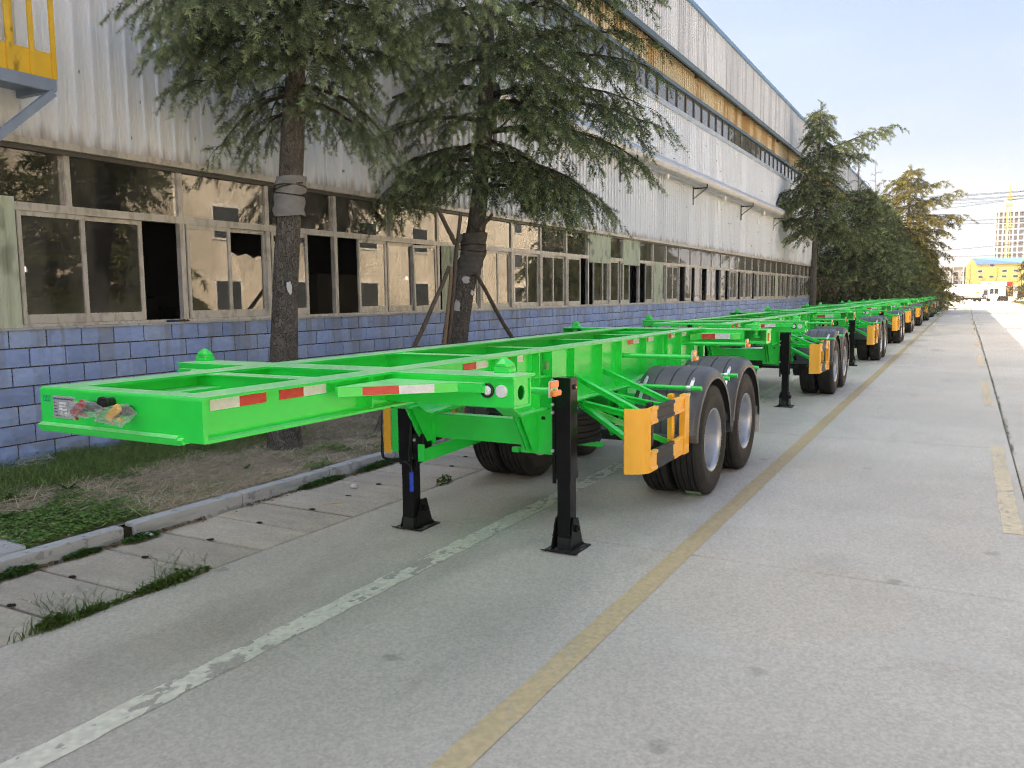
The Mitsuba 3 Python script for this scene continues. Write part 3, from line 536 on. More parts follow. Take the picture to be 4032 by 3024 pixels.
def corrugated(y0, y1, z0, z1, x, pitch, h, name, mat, label=None, parent=FB, kind=None):
    n = int((y1 - y0) / pitch * 4) + 1; y = np.linspace(y0, y1, n); xx = x + h * np.array([0, 0, 1, 1])[np.arange(n) % 4]
    P = np.zeros((n, 2, 3)); P[:, 0] = np.stack([xx, y, y * 0 + z0], 1); P[:, 1] = np.stack([xx, y, y * 0 + z1], 1)
    return put(name, MB().grid(P).get(), mat, parent, label=label, kind=kind)
for y0, y1, z0, z1 in ((20.02, 21.50, 2.74, 3.50), (22.49, 23.80, 2.74, 3.50), (25.11, 25.98, 1.63, 2.90), (13.08, 13.92, 1.63, 2.84), (4.42, 5.14, 1.60, 2.96), (43.9, 44.6, 1.63, 2.9)):
    corrugated(y0, y1, z0, z1, W - .03, .12, .014, 'fibreglass_sheet', 'green_fibreglass', 'pale green ribbed fibreglass sheet patched over a window')
# ribbed cladding
def cladding_mesh(z0, z1, x, n=4, pitch=.21, h=.036, minor=True):
    prof = []
    for k in range(n):
        y = k * pitch
        prof += [(0, y), (h, y + .007), (h, y + .031), (0, y + .038)]
        if minor: prof += [(0, y + .095), (.004, y + .099), (.004, y + .105), (0, y + .109), (0, y + .148), (.004, y + .152), (.004, y + .158), (0, y + .162)]
    prof += [(0, n * pitch), (h, n * pitch + .010)]
    p = np.array(prof); P = np.zeros((len(p), 2, 3)); P[:, 0] = np.stack([x + p[:, 0], p[:, 1], p[:, 0] * 0 + z0], 1); P[:, 1] = np.stack([x + p[:, 0], p[:, 1], p[:, 0] * 0 + z1], 1)
    return MB().grid(P).get()
lo = mikit.ply(cladding_mesh(3.576, 7.78, W), 'cladding'); lo_far = cladding_mesh(3.576, 7.78, W, minor=False)
ye, up_ = cladding_mesh(8.725, 9.55, W, minor=False), cladding_mesh(9.46, 11.25, -8.30, minor=False)
ye_p, up_p = mikit.ply(ye, 'cladding_yellow'), mikit.ply(up_, 'cladding_upper')
F1, F2, F3 = MB(), MB(), MB(); k = 0
y = 2.305
while y < Y1 - .5:
    if y < 48: put('cladding_sheet', lo, None, FB, to=T().translate([0.0015 * (k % 2), y, 0]))
    else: F1.add(lo_far.vertices + [0, y, 0], lo_far.faces)
    if 14 < y < 62:
        put('yellow_sheet', ye_p, None, FB, to=T().translate([0, y, 0])); put('parapet_sheet', up_p, None, FB, to=T().translate([0.0015 * (k % 2), y, 0]))
    else: F2.add(ye.vertices + [0, y, 0], ye.faces); F3.add(up_.vertices + [0, y, 0], up_.faces)
    y += .84; k += 1
m = cladding_mesh(3.576, 7.78, W, n=75, minor=False); F1.add(m.vertices + [0, 2.305 - 15.75, 0], m.faces)
fb('cladding_far', F1.get(), 'cladding', kind='stuff'); fb('yellow_far', F2.get(), 'cladding_yellow', kind='stuff'); fb('parapet_far', F3.get(), 'cladding_upper', kind='stuff')
fb('backing_wall', MB().box(W - .16, W - .02, Y0, Y1, 3.58, 7.80).box(W - .16, W - .02, Y0, Y1, 8.72, 9.6).box(W - .16, -8.32, Y0, Y1, 9.47, 11.25).get(), 'inside_dark')
# clerestory band
fb('clerestory_sill', MB().box(W - .12, W + .06, Y0, Y1, 7.782, 7.90).box(W - .12, W + .03, Y0, Y1, 7.902, 7.965).get(), 'grey_trim')
fb('clerestory_head', MB().box(W - .12, W + .05, Y0, Y1, 8.60, 8.722).get(), 'dark_trim')
y = 14.6; k = 0
while y < Y1 - 1:
    fb('clerestory_mullion', MB().box(W - .09, W - .01, y - .03, y + .03, 7.966, 8.599).get(), 'window_alloy_dark')
    fb('clerestory_pane', MB().add([[W - .05, y + .03, 7.966], [W - .05, y + .94, 7.966], [W - .05, y + .94, 8.599], [W - .05, y + .03, 8.599]], [[0, 1, 2, 3]]).get(), 'pane_dusty')
    y += .975; k += 1
fb('eaves_channel', MB().box(-8.345, -8.265, Y0, Y1, 9.30, 9.465).get(), 'dark_trim'); fb('soffit', MB().box(W - .1, -8.346, Y0, Y1, 9.505, 9.53).get(), 'dark_trim')
for y in np.arange(15.05, 92, 7.03):
    fb('soffit_bracket', MB().box(W + .002, -8.35, y - .05, y + .05, 9.33, 9.36).box(W + .002, -8.35, y - .006, y + .006, 9.361, 9.50).box(W + .002, -8.35, y - .05, y + .05, 9.47, 9.503).get(), 'window_alloy_dark')
fb('roof_trim', MB().box(-8.6, -8.215, Y0, Y1, 11.252, 11.40).get(), 'blue_trim')
# roof, ends and interior
fb('roof', MB().prism([(-50, 11.3), (-29, 12.9), (-8.4, 11.3), (-8.4, 11.38), (-29, 13.0), (-50, 11.38)], Y0, Y1, 1).get(), 'inside_dark')
fb('end_wall', MB().box(-50, -8.7, Y1 - .2, Y1, -.05, 12).get(), 'cladding_upper'); fb('end_wall', MB().box(-50, -8.7, Y0, Y0 + .2, -.05, 12).get(), 'cladding_upper')
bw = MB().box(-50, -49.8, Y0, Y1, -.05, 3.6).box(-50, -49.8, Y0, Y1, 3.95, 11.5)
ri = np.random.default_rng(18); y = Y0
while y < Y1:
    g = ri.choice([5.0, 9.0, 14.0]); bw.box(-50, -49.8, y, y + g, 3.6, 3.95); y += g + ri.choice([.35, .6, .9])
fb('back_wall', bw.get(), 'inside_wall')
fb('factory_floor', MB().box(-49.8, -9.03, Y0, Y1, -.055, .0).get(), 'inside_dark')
ic = MB()
for y in np.arange(1, 94, 7.03):
    for x in (-9.2, -29.2): ic.box(x, x + .25, y, y + .25, 0, 11.3)
ic.box(-29.4, -28.8, Y0 + .3, Y1 - .3, 7.2, 7.9)
fb('inner_frame', ic.get(), 'inside_dark')
im = MB(); ri = np.random.default_rng(8)
for k in range(34):
    x, y = ri.uniform(-40, -13), ri.uniform(5, 60); w, l, h = ri.uniform(.8, 2.4), ri.uniform(.8, 3), ri.uniform(.7, 2.6); im.mf(rbox(x, x + w, y, y + l, 0, h, .04))
fb('machinery', im.get(), 'inside_wall', kind='stuff')
# gloves and a rag on the sill
def glove(x, y, z, ang, mat, label):
    b = []
    b.append(hull([((0, 0, .012), .014), ((.09, 0, .014), .016), ((.09, .05, .012), .013), ((0, .045, .012), .013)]))
    for k, (oy, L) in enumerate(((0, .075), (.018, .085), (.036, .08), (.053, .06))): b.append(hull([((.09, oy, .012), .010), ((.09 + L * .6, oy + .004 * k, .016), .009), ((.09 + L, oy + .006 * k, .008), .008)]))
    b.append(hull([((.03, 0, .012), .011), ((.065, -.045, .010), .009)]))
    m = sum(b[1:], b[0]); m = m.rotate([0, 0, ang]).translate([x, y, z]); put('work_glove', MB().mf(m).get(), mat, smooth=40, label=label, cat='glove', group='gloves left on the window sill')
glove(-8.66, 6.93, 1.613, 70, 'cloth_blue', 'blue work glove lying on the window sill')
glove(-8.62, 7.09, 1.613, 95, 'glove_brown', 'brown work glove hanging over the sill beside a blue one')
crumple(-8.58, 29.55, 1.68, .05, .28, .12, 12, 'white_rag', 'cloth_white', 'white cloth hanging out of a far open window', 'cloth')

# ---------------------------------------------------------------- ventilation duct
D = thing('ventilation_duct', 'round galvanised spiral duct running along the factory wall on black brackets', 'ventilation duct')
DX, DZ, DR = -8.36, 5.835, .235
rings = [14.5, 18.4, 22.15, 25.88, 29.62, 33.55, 37.28, 40.95, 44.75, 48.6, 52.4, 56.2, 60]
for a, b_ in zip(rings[:-1], rings[1:]):
    n = int((b_ - a) / .095); pr_ = []
    for k in range(n):
        y = a + (b_ - a) * k / n; s = (b_ - a) / n; pr_ += [(y, DR), (y + s * .72, DR), (y + s * .80, DR + .006), (y + s * .92, DR + .006)]
    pr_ += [(b_, DR)]
    put('pipe', MB().lathe(pr_, 1, 24, (DX, 0, DZ)).get(), 'galvanised', D, smooth=35)
for y in rings: put('flange', MB().lathe([(y - .02, DR + .003), (y - .02, DR + .018), (y + .02, DR + .018), (y + .02, DR + .003)], 1, 24, (DX, 0, DZ)).get(), 'galvanised', D, smooth=35)
for y in (15.05, 22.05, 29.03, 36.1, 42.9, 49.75, 56.6):
    put('bracket', MB().box(W + .032, -8.08, y - .02, y + .02, 5.545, 5.585).box(-8.11, -8.07, y - .02, y + .02, 5.586, 5.70).bar((W + .04, y, 5.21), (-8.12, y, 5.54), .03, .03).box(W + .032, W + .045, y - .05, y + .05, 5.0, 5.62).get(), 'plain_black', D)
for y in (25.4, 32.4, 39.45, 46.2):
    put('outlet', MB().lathe([(5.45, .0), (5.45, .07), (5.50, .085), (5.64, .085)], 2, 14, (DX, y, 0)).get(), 'galvanised', D, smooth=40)
    put('outlet_strap', MB().box(W + .031, W + .05, y - .10, y + .10, 5.05, 5.5).get(), 'cladding', D)

# ---------------------------------------------------------------- raised access platform at top left
P = thing('access_platform', 'yellow railed steel platform on a blue-grey frame fixed to the wall', 'platform')
PX = -8.0; PY = 5.27
def pp(name, mesh, mat): return put(name, mesh, mat, P)
pp('edge_beam', MB().box(PX - .05, PX, .5, PY, 3.945, 4.062).get(), 'platform_blue'); pp('end_beam', MB().box(W + .032, PX - .051, PY - .06, PY - .002, 3.948, 4.058).get(), 'platform_blue')
pp('deck', MB().box(W + .032, PX - .052, .5, PY - .061, 4.02, 4.05).get(), 'platform_blue')
for y in (4.55, 3.7, 2.8): pp('joist', MB().box(W + .032, PX - .052, y - .03, y + .03, 3.95, 4.018).get(), 'platform_blue')
pp('brace', MB().bar((PX - .03, PY - .03, 3.935), (PX - .03, 4.0, 2.83), .06, .075).get(), 'platform_blue'); pp('leg', MB().box(PX - .08, PX - .005, 3.90, 3.98, .15, 3.944).get(), 'platform_blue')
pp('kick_plate', MB().box(PX - .030, PX - .024, .5, PY - .01, 4.063, 4.31).get(), 'platform_yellow')
for y in (5.262, 5.045, 4.82, 4.595, 4.37, 4.145): pp('post', MB().box(PX - .0235, PX + .004, y - .022, y + .022, 4.063, 5.2).get(), 'platform_yellow')
for y in (5.16, 4.98, 4.80): pp('back_post', MB().box(W + .07, W + .11, y - .022, y + .022, 4.052, 5.2).get(), 'platform_yellow')
pp('handrail', MB().box(PX - .024, PX + .016, .5, PY, 5.2, 5.24).get(), 'platform_yellow')

# ================================================================ container trailers
XC = -3.241
def tyre_profile(R=.528, w=.145, hi=True):
    p = [(-.118, .292), (-.128, .305), (-.140, .36), (-.145, .41), (-.140, .455), (-.128, .492), (-.119, .508), (-.110, R - .010)]
    if hi:
        for c in (-.078, -.030, .030, .078): p += [(c - .007, R - .002), (c - .0055, R - .016), (c + .0055, R - .016), (c + .007, R - .002)]
    else: p += [(-.07, R - .002), (.07, R - .002)]
    p += [(.110, R - .010), (.119, .508), (.121, .500), (.128, .492), (.1325, .480), (.1295, .476), (.1345, .466), (.1385, .455), (.1365, .450), (.1425, .436), (.145, .41), (.1415, .37), (.1385, .366), (.138, .352), (.1345, .345), (.128, .305), (.118, .292)]
    return p
def rim_profile(): # opens towards +x, the dish lies deep inside
    return [(-.118, .292), (.104, .284), (.122, .292), (.128, .302), (.131, .298), (.126, .284), (.110, .272), (.09, .258), (-.02, .250), (-.06, .235), (-.085, .20), (-.105, .17), (-.105, .145), (-.09, .14), (-.04, .115), (-.01, .10), (-.005, .0)]
def tyre_mesh(hi):
    m = MB().lathe(tyre_profile(hi=hi), 0, 56 if hi else 30).get(); v = np.array(m.vertices)
    v[:, 2] = np.maximum(v[:, 2], -.520); m.vertices = v; return m
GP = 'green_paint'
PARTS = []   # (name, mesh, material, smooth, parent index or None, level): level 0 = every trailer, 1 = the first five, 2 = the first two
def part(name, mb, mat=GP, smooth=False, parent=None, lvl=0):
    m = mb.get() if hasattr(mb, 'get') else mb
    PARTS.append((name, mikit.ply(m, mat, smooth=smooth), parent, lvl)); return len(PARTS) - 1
for s in (-1, 1):
    b = MB(); o = sorted
    def bx(x0, x1, *r):
        x0, x1 = sorted((x0 * s, x1 * s)); b.box(x0, x1, *r)
    bx(.36, .54, 2.333, 9.70, 1.4805, 1.493); bx(.463, .477, 2.333, 9.60, 1.312, 1.480); bx(.36, .54, 2.333, 4.62, 1.300, 1.3115)
    b.prism([(4.62, 1.300), (5.05, 1.05), (7.2, 1.045), (7.6, 1.10), (9.6, 1.115), (9.6, 1.127), (7.6, 1.112), (7.2, 1.057), (5.055, 1.062), (4.62, 1.3115)], *sorted((.40 * s, .545 * s)), 0)
    b.prism([(4.5, 1.3115), (4.62, 1.302), (5.05, 1.057), (7.2, 1.052), (7.6, 1.107), (9.6, 1.121), (9.6, 1.3115)], *sorted((.463 * s, .477 * s)), 0)
    B_ = part('main_beam', b)
    for y in (3.42, 4.76, 5.02, 5.36, 5.975, 6.549, 7.004, 7.66, 8.162, 8.319, 8.78, 9.283):
        z0 = 1.312 if y < 4.6 else (1.30 - (y - 4.62) * .58 + .02 if y < 5.05 else (1.066 if y < 7.3 else 1.118)); x0, x1 = sorted((.478 * s, .533 * s)); st = MB().box(x0, x1, y - .005, y + .005, z0, 1.480)
        x0, x1 = sorted((.478 * s, .486 * s)); st.box(x0, x1, y - .011, y + .011, z0 + .02, 1.46)
        part('stiffener', st, lvl=1)
# bumper
prof = [(2.333, 1.302), (2.312, 1.302), (2.309, 1.306), (2.309, 1.478), (2.312, 1.487), (2.320, 1.4935), (2.42, 1.4935), (2.42, 1.4865), (2.333, 1.4865)]
BM = part('front_bumper', MB().prism(prof, -.542, .542, 0))
part('bumper_lip', MB().prism([(2.308, 1.330), (2.286, 1.320), (2.300, 1.288), (2.36, 1.288), (2.36, 1.300), (2.308, 1.3005)], -.542, .40, 0).prism([(2.308, 1.322), (2.290, 1.314), (2.30, 1.292), (2.308, 1.292)], .401, .43, 0), parent=BM)
nm = part('name_plate', MB().mf(rbox(-.443, -.28, 2.3045, 2.3088, 1.354, 1.457, .002)), 'plate_silver', parent=BM, lvl=0)
def wall_text(txt, h, x, y, z, bold=False):
    m = text_mesh(txt, h, .0006, bold); v = np.array(m.vertices); m.vertices = np.stack([x + v[:, 0], y - v[:, 2], z + v[:, 1]], 1); return m
def fit(m, w):
    v = np.array(m.vertices); x0, x1 = v[:, 0].min(), v[:, 0].max(); v[:, 0] = x0 + (v[:, 0] - x0) * min(1, w / (x1 - x0)); m.vertices = v; return m
tb = MB()
tb.tm(fit(wall_text('BANGKOK PANDA MECHANICAL CO.,LTD', .0065, -.403, 2.3042, 1.4405, True), .115))
for z, t in ((1.423, 'VIN'), (1.4085, 'MODEL'), (1.394, 'TARE WEIGHT'), (1.380, 'PRODUCT DATE')): tb.tm(wall_text(t, .0046, -.434, 2.3042, z))
tb.tm(fit(wall_text('MADE IN CHINA   TEL 0086', .004, -.425, 2.3042, 1.364), .13))
part('plate_lettering', tb, 'ink_dark', parent=BM, lvl=2)
part('plate_logo', MB().tm(wall_text('PANDA', .008, -.437, 2.3042, 1.4405, True)), 'ink_blue', parent=BM, lvl=2)
wf = MB()
for i, z in enumerate((1.420, 1.4055, 1.391, 1.377)): wf.box(-.395 + .01 * (i > 2), -.34, 2.3036, 2.3044, z, z + .009)
part('plate_fields', wf, 'lens_white', parent=BM, lvl=2)
part('chalk_number', MB().tm(fit(wall_text('11513', .026, -.524, 2.3085, 1.428), .055)), 'ink_teal', parent=BM, lvl=2)
def coupling(x, z, col, tag_):
    b = MB(); b.lathe([(2.30, .0), (2.30, .022), (2.285, .024), (2.25, .017), (2.235, .022), (2.22, .022), (2.22, 0)], 1, 14, (x, 0, z)); 
    c = part('air_coupling', b, 'plain_black', smooth=40, lvl=1)
    k = MB().mf(hull([((x - .05, 2.225, z - .020), .011), ((x + .03, 2.215, z + .028), .013), ((x + .045, 2.215, z + .018), .010), ((x - .04, 2.225, z - .030), .010)])); k.mf(hull([((x - .02, 2.23, z - .02), .008), ((x + .035, 2.23, z - .032), .007)])).mf(hull([((x - .05, 2.235, z - .03), .008), ((x - .038, 2.235, z - .052), .006)]))
    part('coupling_lever', k, col, smooth=40, parent=c, lvl=1)
    r = np.random.default_rng(tag_); hp = np.array(BAGS[tag_]) ; hp = np.vstack([hp, hp[::2] + r.normal(0, .006, (len(hp[::2]), 3))])
    hm = trimesh.Trimesh(hp).convex_hull.subdivide().subdivide().subdivide(); v = np.array(hm.vertices); nn = np.array(hm.vertex_normals)
    v += nn * ((np.abs(meshkit.noise(v * 34 + tag_) - .5) + .5 * np.abs(meshkit.noise(v * 80) - .5)) * -.030)[:, None]; v[:, 1] = np.minimum(v[:, 1], 2.304); hm.vertices = v
    part('wrapping_bag', hm, 'bag_plastic', parent=c, lvl=1)
BAGS = {2: [(-.252, 2.198, 1.418), (-.245, 2.228, 1.398), (-.19, 2.178, 1.385), (-.06, 2.198, 1.382), (.0, 2.228, 1.40), (.01, 2.248, 1.435), (-.03, 2.228, 1.462), (-.08, 2.218, 1.470), (-.12, 2.188, 1.462), (-.22, 2.198, 1.440), (-.05, 2.300, 1.42), (-.15, 2.300, 1.42)],
        7: [(-.005, 2.198, 1.379), (.015, 2.198, 1.412), (.06, 2.178, 1.440), (.212, 2.208, 1.474), (.216, 2.238, 1.43), (.214, 2.208, 1.385), (.195, 2.188, 1.362), (.165, 2.198, 1.368), (.15, 2.178, 1.386), (.06, 2.188, 1.388), (.05, 2.300, 1.42), (.17, 2.300, 1.41)]}
coupling(-.125, 1.425, 'coupling_red', 2); coupling(.112, 1.420, 'coupling_yellow', 7)
part('electric_socket', MB().lathe([(2.305, 0), (2.305, .022), (2.27, .024), (2.262, .030), (2.25, .030), (2.25, 0)], 1, 16, (-.012, 0, 1.448)).mf(rbox(-.03, .035, 2.245, 2.262, 1.452, 1.475, .004)), 'plain_black', smooth=40, lvl=1)
part('cable_channel', MB().box(-.45, -.27, 2.43, 3.14, 1.34, 1.42))
# cross members
for y0, y1, z0, z1 in ((3.145, 3.215, 1.33, 1.4785), (4.86, 4.92, 1.33, 1.4785), (6.30, 6.36, 1.14, 1.44), (7.62, 7.68, 1.14, 1.44), (8.7, 8.76, 1.14, 1.44)):
    part('cross_member', MB().box(-.462, .462, y0, y1, z0, z1).box(-.462, .462, y0 - .03, y1 + .02, z1 + .0005, z1 + .008), lvl=0 if y0 < 4 else 1)
# front bolster
outer = Polygon([(3.598, 1.334), (3.606, 1.328), (3.775, 1.328), (3.783, 1.334), (3.783, 1.479), (3.598, 1.479)]); inner = Polygon([(3.606, 1.336), (3.775, 1.336), (3.775, 1.471), (3.606, 1.471)])
FBOL = part('front_bolster', MB().prism(outer.difference(inner), -1.152, 1.278, 0).box(-1.158, -.545, 3.580, 3.822, 1.4795, 1.4915).box(.545, 1.285, 3.580, 3.822, 1.4795, 1.4915).box(-.36, .36, 3.580, 3.822, 1.4795, 1.4915))
for s in (-1, 1):
    from shapely.geometry import Point
    pl = sbox(3.607, 1.337, 3.774, 1.470).difference(Point(3.69, 1.402).buffer(.038))
    part('end_plate', MB().prism(pl, *sorted((1.262 * s + (.126 if s < 0 else 0), 1.2705 * s + (.126 if s < 0 else 0))), 0), parent=FBOL)
    # tapered ledge between beam and bolster
    poly = [(.541, 3.115), (.541, 3.597), (1.12, 3.597), (1.12, 3.555), (.98, 3.545), (.56, 3.115)]
    part('corner_ledge', MB().prism([(x * s, y) for x, y in (poly if s > 0 else poly)], 1.408, 1.456, 2), parent=FBOL)
    def along(a, b_): # reflective strip on the slanted ledge front
        p0, p1 = np.array([.56, 3.115]), np.array([.98, 3.545]); d = (p1 - p0) / np.linalg.norm(p1 - p0); n = np.array([d[1], -d[0]])
        q = [p0 + d * a + n * .0005, p0 + d * b_ + n * .0005, p0 + d * b_ + n * .0022, p0 + d * a + n * .0022]; return MB().prism([(x * s, y) for x, y in q], 1.411, 1.453, 2)
    part('red_tape', along(.12, .30), 'tape_red', parent=FBOL, lvl=1); part('white_tape', along(.3005, .48), 'tape_white', parent=FBOL, lvl=1)
    lx = 1.128 * s + (.126 if s < 0 else 0)
    part('head_lamp', MB().lathe([(3.598, .0375), (3.585, .0375), (3.582, .034), (3.586, .026), (3.590, .026)], 1, 22, (lx, 0, 1.417)), 'plain_black', smooth=40, parent=FBOL)
    part('lamp_lens', MB().lathe([(3.592, .026), (3.587, .022), (3.5845, .012), (3.584, 0)], 1, 18, (lx, 0, 1.417)), 'lens_white', smooth=60, parent=FBOL)
    part('round_reflector', MB().lathe([(3.598, .0325), (3.589, .0325), (3.586, .029), (3.586, 0)], 1, 22, (1.209 * s + (.126 if s < 0 else 0), 0, 1.416)), 'tape_white', smooth=40, parent=FBOL)
def twist_lock(x, y, z, low=False):
    b = MB(); w = .047
    b.mf(rbox(x - w, x + w, y - w * .82, y + w * .82, z - .002, z + .030, .006))
    b2 = MB(); oc = lambda k, ww, zz: [[x + sx * ww * (1 if a else k), y + sy * ww * .82 * (k if a else 1), zz] for sx, sy, a in ((1, -1, 1), (1, 1, 1), (1, 1, 0), (-1, 1, 0), (-1, 1, 1), (-1, -1, 1), (-1, -1, 0), (1, -1, 0))]
    v = oc(.55, w, z + .033) + oc(.55, w, z + .048) + oc(.35, w * .28, z + .078)
    f = [[8 * r + i, 8 * r + (i + 1) % 8, 8 * r + 8 + (i + 1) % 8, 8 * r + 8 + i] for r in (0, 1) for i in range(8)]
    b2.add(v, f); b2.add(v[16:], [[0, i, i + 1] for i in range(1, 7)]); b2.add(v[:8], [[0, i + 1, i] for i in range(1, 7)])
    b2.lathe([(z + .030, .02), (z + .034, .02)], 2, 8, (x, y, 0))
    k = part('twist_lock', b, smooth=25); part('lock_head', b2, parent=k)
    if low: part('lock_shank', MB().lathe([(z - .012, .036), (z - .07, .036), (z - .075, .045), (z - .095, .045), (z - .1, 0)], 2, 14, (x, y, 0)).bar((x, y - .05, z - .09), (x + .05, y - .07, z - .09), .02, .02), parent=k, smooth=40, lvl=1)
twist_lock(-1.108, 3.765, 1.4925); twist_lock(1.126, 3.78, 1.4925)
# reflective strips on the outer webs
def tape(y0, y1, s, col, z0=1.425, z1=1.475):
    part('red_tape' if col == 'r' else 'white_tape', MB().box(*sorted((.4775 * s, .4795 * s)), y0, y1, z0, z1), 'tape_red' if col == 'r' else 'tape_white', lvl=1)
for s in (1, -1):
    for y0, y1, c in ((2.404, 2.566, 'w'), (2.5665, 2.724, 'r'), (2.805, 2.964, 'r'), (2.9645, 3.124, 'w'), (4.40, 4.559, 'r'), (4.5595, 4.711, 'w'), (4.903, 5.016, 'r'), (5.0365, 5.203, 'w'), (7.30, 7.443, 'r'), (7.4435, 7.6, 'w'), (7.722, 7.865, 'r'), (7.8655, 8.023, 'w'), (8.43, 8.60, 'r'), (8.6005, 8.733, 'w'), (8.829, 8.975, 'r'), (8.9755, 9.137, 'w')):
        if s > 0 or y0 < 5: tape(y0, y1, s, c)
# landing gear brackets
slot = lambda cx, cz, w, h: Polygon([(cx - w, cz - h), (cx + w, cz - h), (cx + w, cz + h), (cx - w, cz + h)]).buffer(w * .9)
for s in (1, -1):
    if s > 0: pg = Polygon([(.30, .703), (.555, .703), (.555, 1.476), (.49, 1.476), (.49, 1.05), (.30, 1.04)]).union(Polygon([(.40, 1.05), (.555, 1.05), (.555, 1.30), (.49, 1.30)])).difference(slot(.515, 1.375, .014, .02)).difference(sbox(.47, .965, .508, .99))
    else: pg = Polygon([(-.715, .703), (-.49, .703), (-.49, 1.04), (-.49, 1.20), (-.60, 1.30), (-.715, 1.30)])
    part('bracket_plate', MB().prism(pg, 5.500, 5.512, 1))
    x0, x1 = sorted((.556 * s, .566 * s)) if s > 0 else (-.725, -.7155)
    part('side_plate', MB().box(x0, x1, 5.498, 5.745, .703, 1.477))
    fx = .405 if s > 0 else -.555
    part('gusset', MB().bar((fx, 5.22, 1.05), (fx, 5.44, .735), .055, .012, (1, 0, 0)).prism([(5.20, 1.075), (5.499, 1.075), (5.499, .735), (5.43, .735)], fx + .028, fx + .036, 0).prism([(5.20, 1.075), (5.499, 1.075), (5.499, .735), (5.43, .735)], fx - .036, fx - .028, 0))
part('gear_cross_beam', MB().box(-.489, .299, 5.501, 5.60, .762, .956))
part('under_tray', MB().prism([(5.28, .70), (5.28, .60), (6.7, .63), (6.7, .74)], -.46, -.452, 0).box(-.46, -.05, 5.9, 6.7, .70, .708).box(-.50, -.44, 5.27, 5.279, .60, .74).box(-1.075, -.955, 5.70, 5.712, .56, 1.05))
part('curved_saddle', MB().prism([(-.40, 1.085), (-.32, 1.025), (-.26, 1.012), (-.05, 1.085), (-.05, 1.095), (-.26, 1.024), (-.32, 1.037), (-.40, 1.097)], 5.12, 5.47, 1), lvl=1)
part('flange_wing', MB().prism([(.30, 5.25), (.52, 5.30), (.57, 5.46), (.30, 5.46)], 1.295, 1.303, 2).prism([(.37, 5.15), (.53, 5.42), (.37, 5.42)], 1.062, 1.070, 2), lvl=1)
# landing legs
BL = 'black_paint'
for s in (1, -1):
    cx = .685 * s; y0 = 5.43 if s > 0 else 5.365; dy = y0 - 5.43
    L = part('landing_leg', MB().mf(rbox(cx - .061, cx + .061, y0, y0 + .125, .565, 1.296, .006)).box(cx - .064, cx + .064, y0 - .004, y0 + .129, .540, .592), BL, smooth=40)
    part('inner_leg', MB().mf(rbox(cx - .053, cx + .053, y0 + .008, y0 + .117, .10, .545, .005)), BL, smooth=40, parent=L)
    part('mounting_strip', MB().box(cx - .085 * s - .012, cx - .085 * s + .012, y0 + .02, y0 + .036, .50, 1.28).box(cx - .098, cx + .06, y0 + .035, y0 + .05, .59, 1.29), BL, parent=L)
    if s < 0: part('gear_box', MB().mf(rbox(cx - .05, cx + .165, y0 + .01, y0 + .135, .585, .80, .008)), BL, parent=L, smooth=40)
    fb_ = MB().box(cx - .128, cx + .128, 5.365 + 0, 5.65, .002, .012).box(cx - .052, cx + .052, y0 + .005, y0 + .12, .0125, .099)
    F_ = part('foot', MB().add([[cx - .15, 5.34, .022], [cx + .15, 5.34, .022], [cx + .15, 5.365, .004], [cx - .15, 5.365, .004]], [[0, 1, 2, 3]]).tm(fb_.get()), 'black_dusty', parent=L)
    ear = [(5.37, .0125), (5.64, .0125), (5.60, .05), (5.535, .23), (5.525, .243), (5.46, .243), (5.45, .23)]
    for q in (-1, 1): part('foot_ear', MB().prism(ear, *sorted((cx + q * .068, cx + q * .078)), 0), BL, parent=L)
    part('foot_pin', MB().lathe([(cx - .098, 0), (cx - .098, .026), (cx + .098, .026), (cx + .098, .014), (cx + .088, .014), (cx + .088, 0)], 0, 16, (0, 5.492, .165)), BL, parent=L, smooth=40)
    bolts = MB()
    for z in (1.272, 1.095, 1.035, .75): bolts.lathe([(y0 + .02, .0), (y0 + .02, .009), (y0 - .005, .009), (y0 - .005, .013), (y0 + .006, .014), (y0 + .006, .0)], 1, 8, (cx - .085 * s, 0, z))
    part('bolts', bolts, 'zinc', parent=L, lvl=1)
    part('cap_plug', MB().lathe([(cx + .06 * s, .020), (cx + .074 * s, .018), (cx + .076 * s, .0)], 0, 14, (0, y0 + .07, 1.225)), 'plain_black', parent=L, lvl=1, smooth=40)
    part('cap_plug_centre', MB().lathe([(cx + .076 * s, .010), (cx + .079 * s, .008), (cx + .079 * s, 0)], 0, 10, (0, y0 + .07, 1.222)), 'coupling_yellow', parent=L, lvl=2)
CR = part('crank', MB().tube([(-.795, 5.2, 1.02), (-.795, 5.2, .66), (-.788, 5.2, .625), (-.755, 5.2, .612), (-.60, 5.2, .606), (-.552, 5.2, .598), (-.522, 5.2, .575), (-.516, 5.2, .53)], .0115, 8).bar((-.795, 5.2, 1.02), (-.74, 5.42, 1.02), .02, .02), BL, smooth=50)
part('crank_grip', MB().lathe([(.375, 0), (.375, .017), (.528, .017), (.528, 0)], 2, 12, (-.518, 5.2, 0)), 'crank_blue', parent=CR, smooth=40)
part('crank_strap', MB().bar((-.575, 5.25, .60), (-.575, 5.30, .95), .006, .02), 'plain_black', lvl=2)
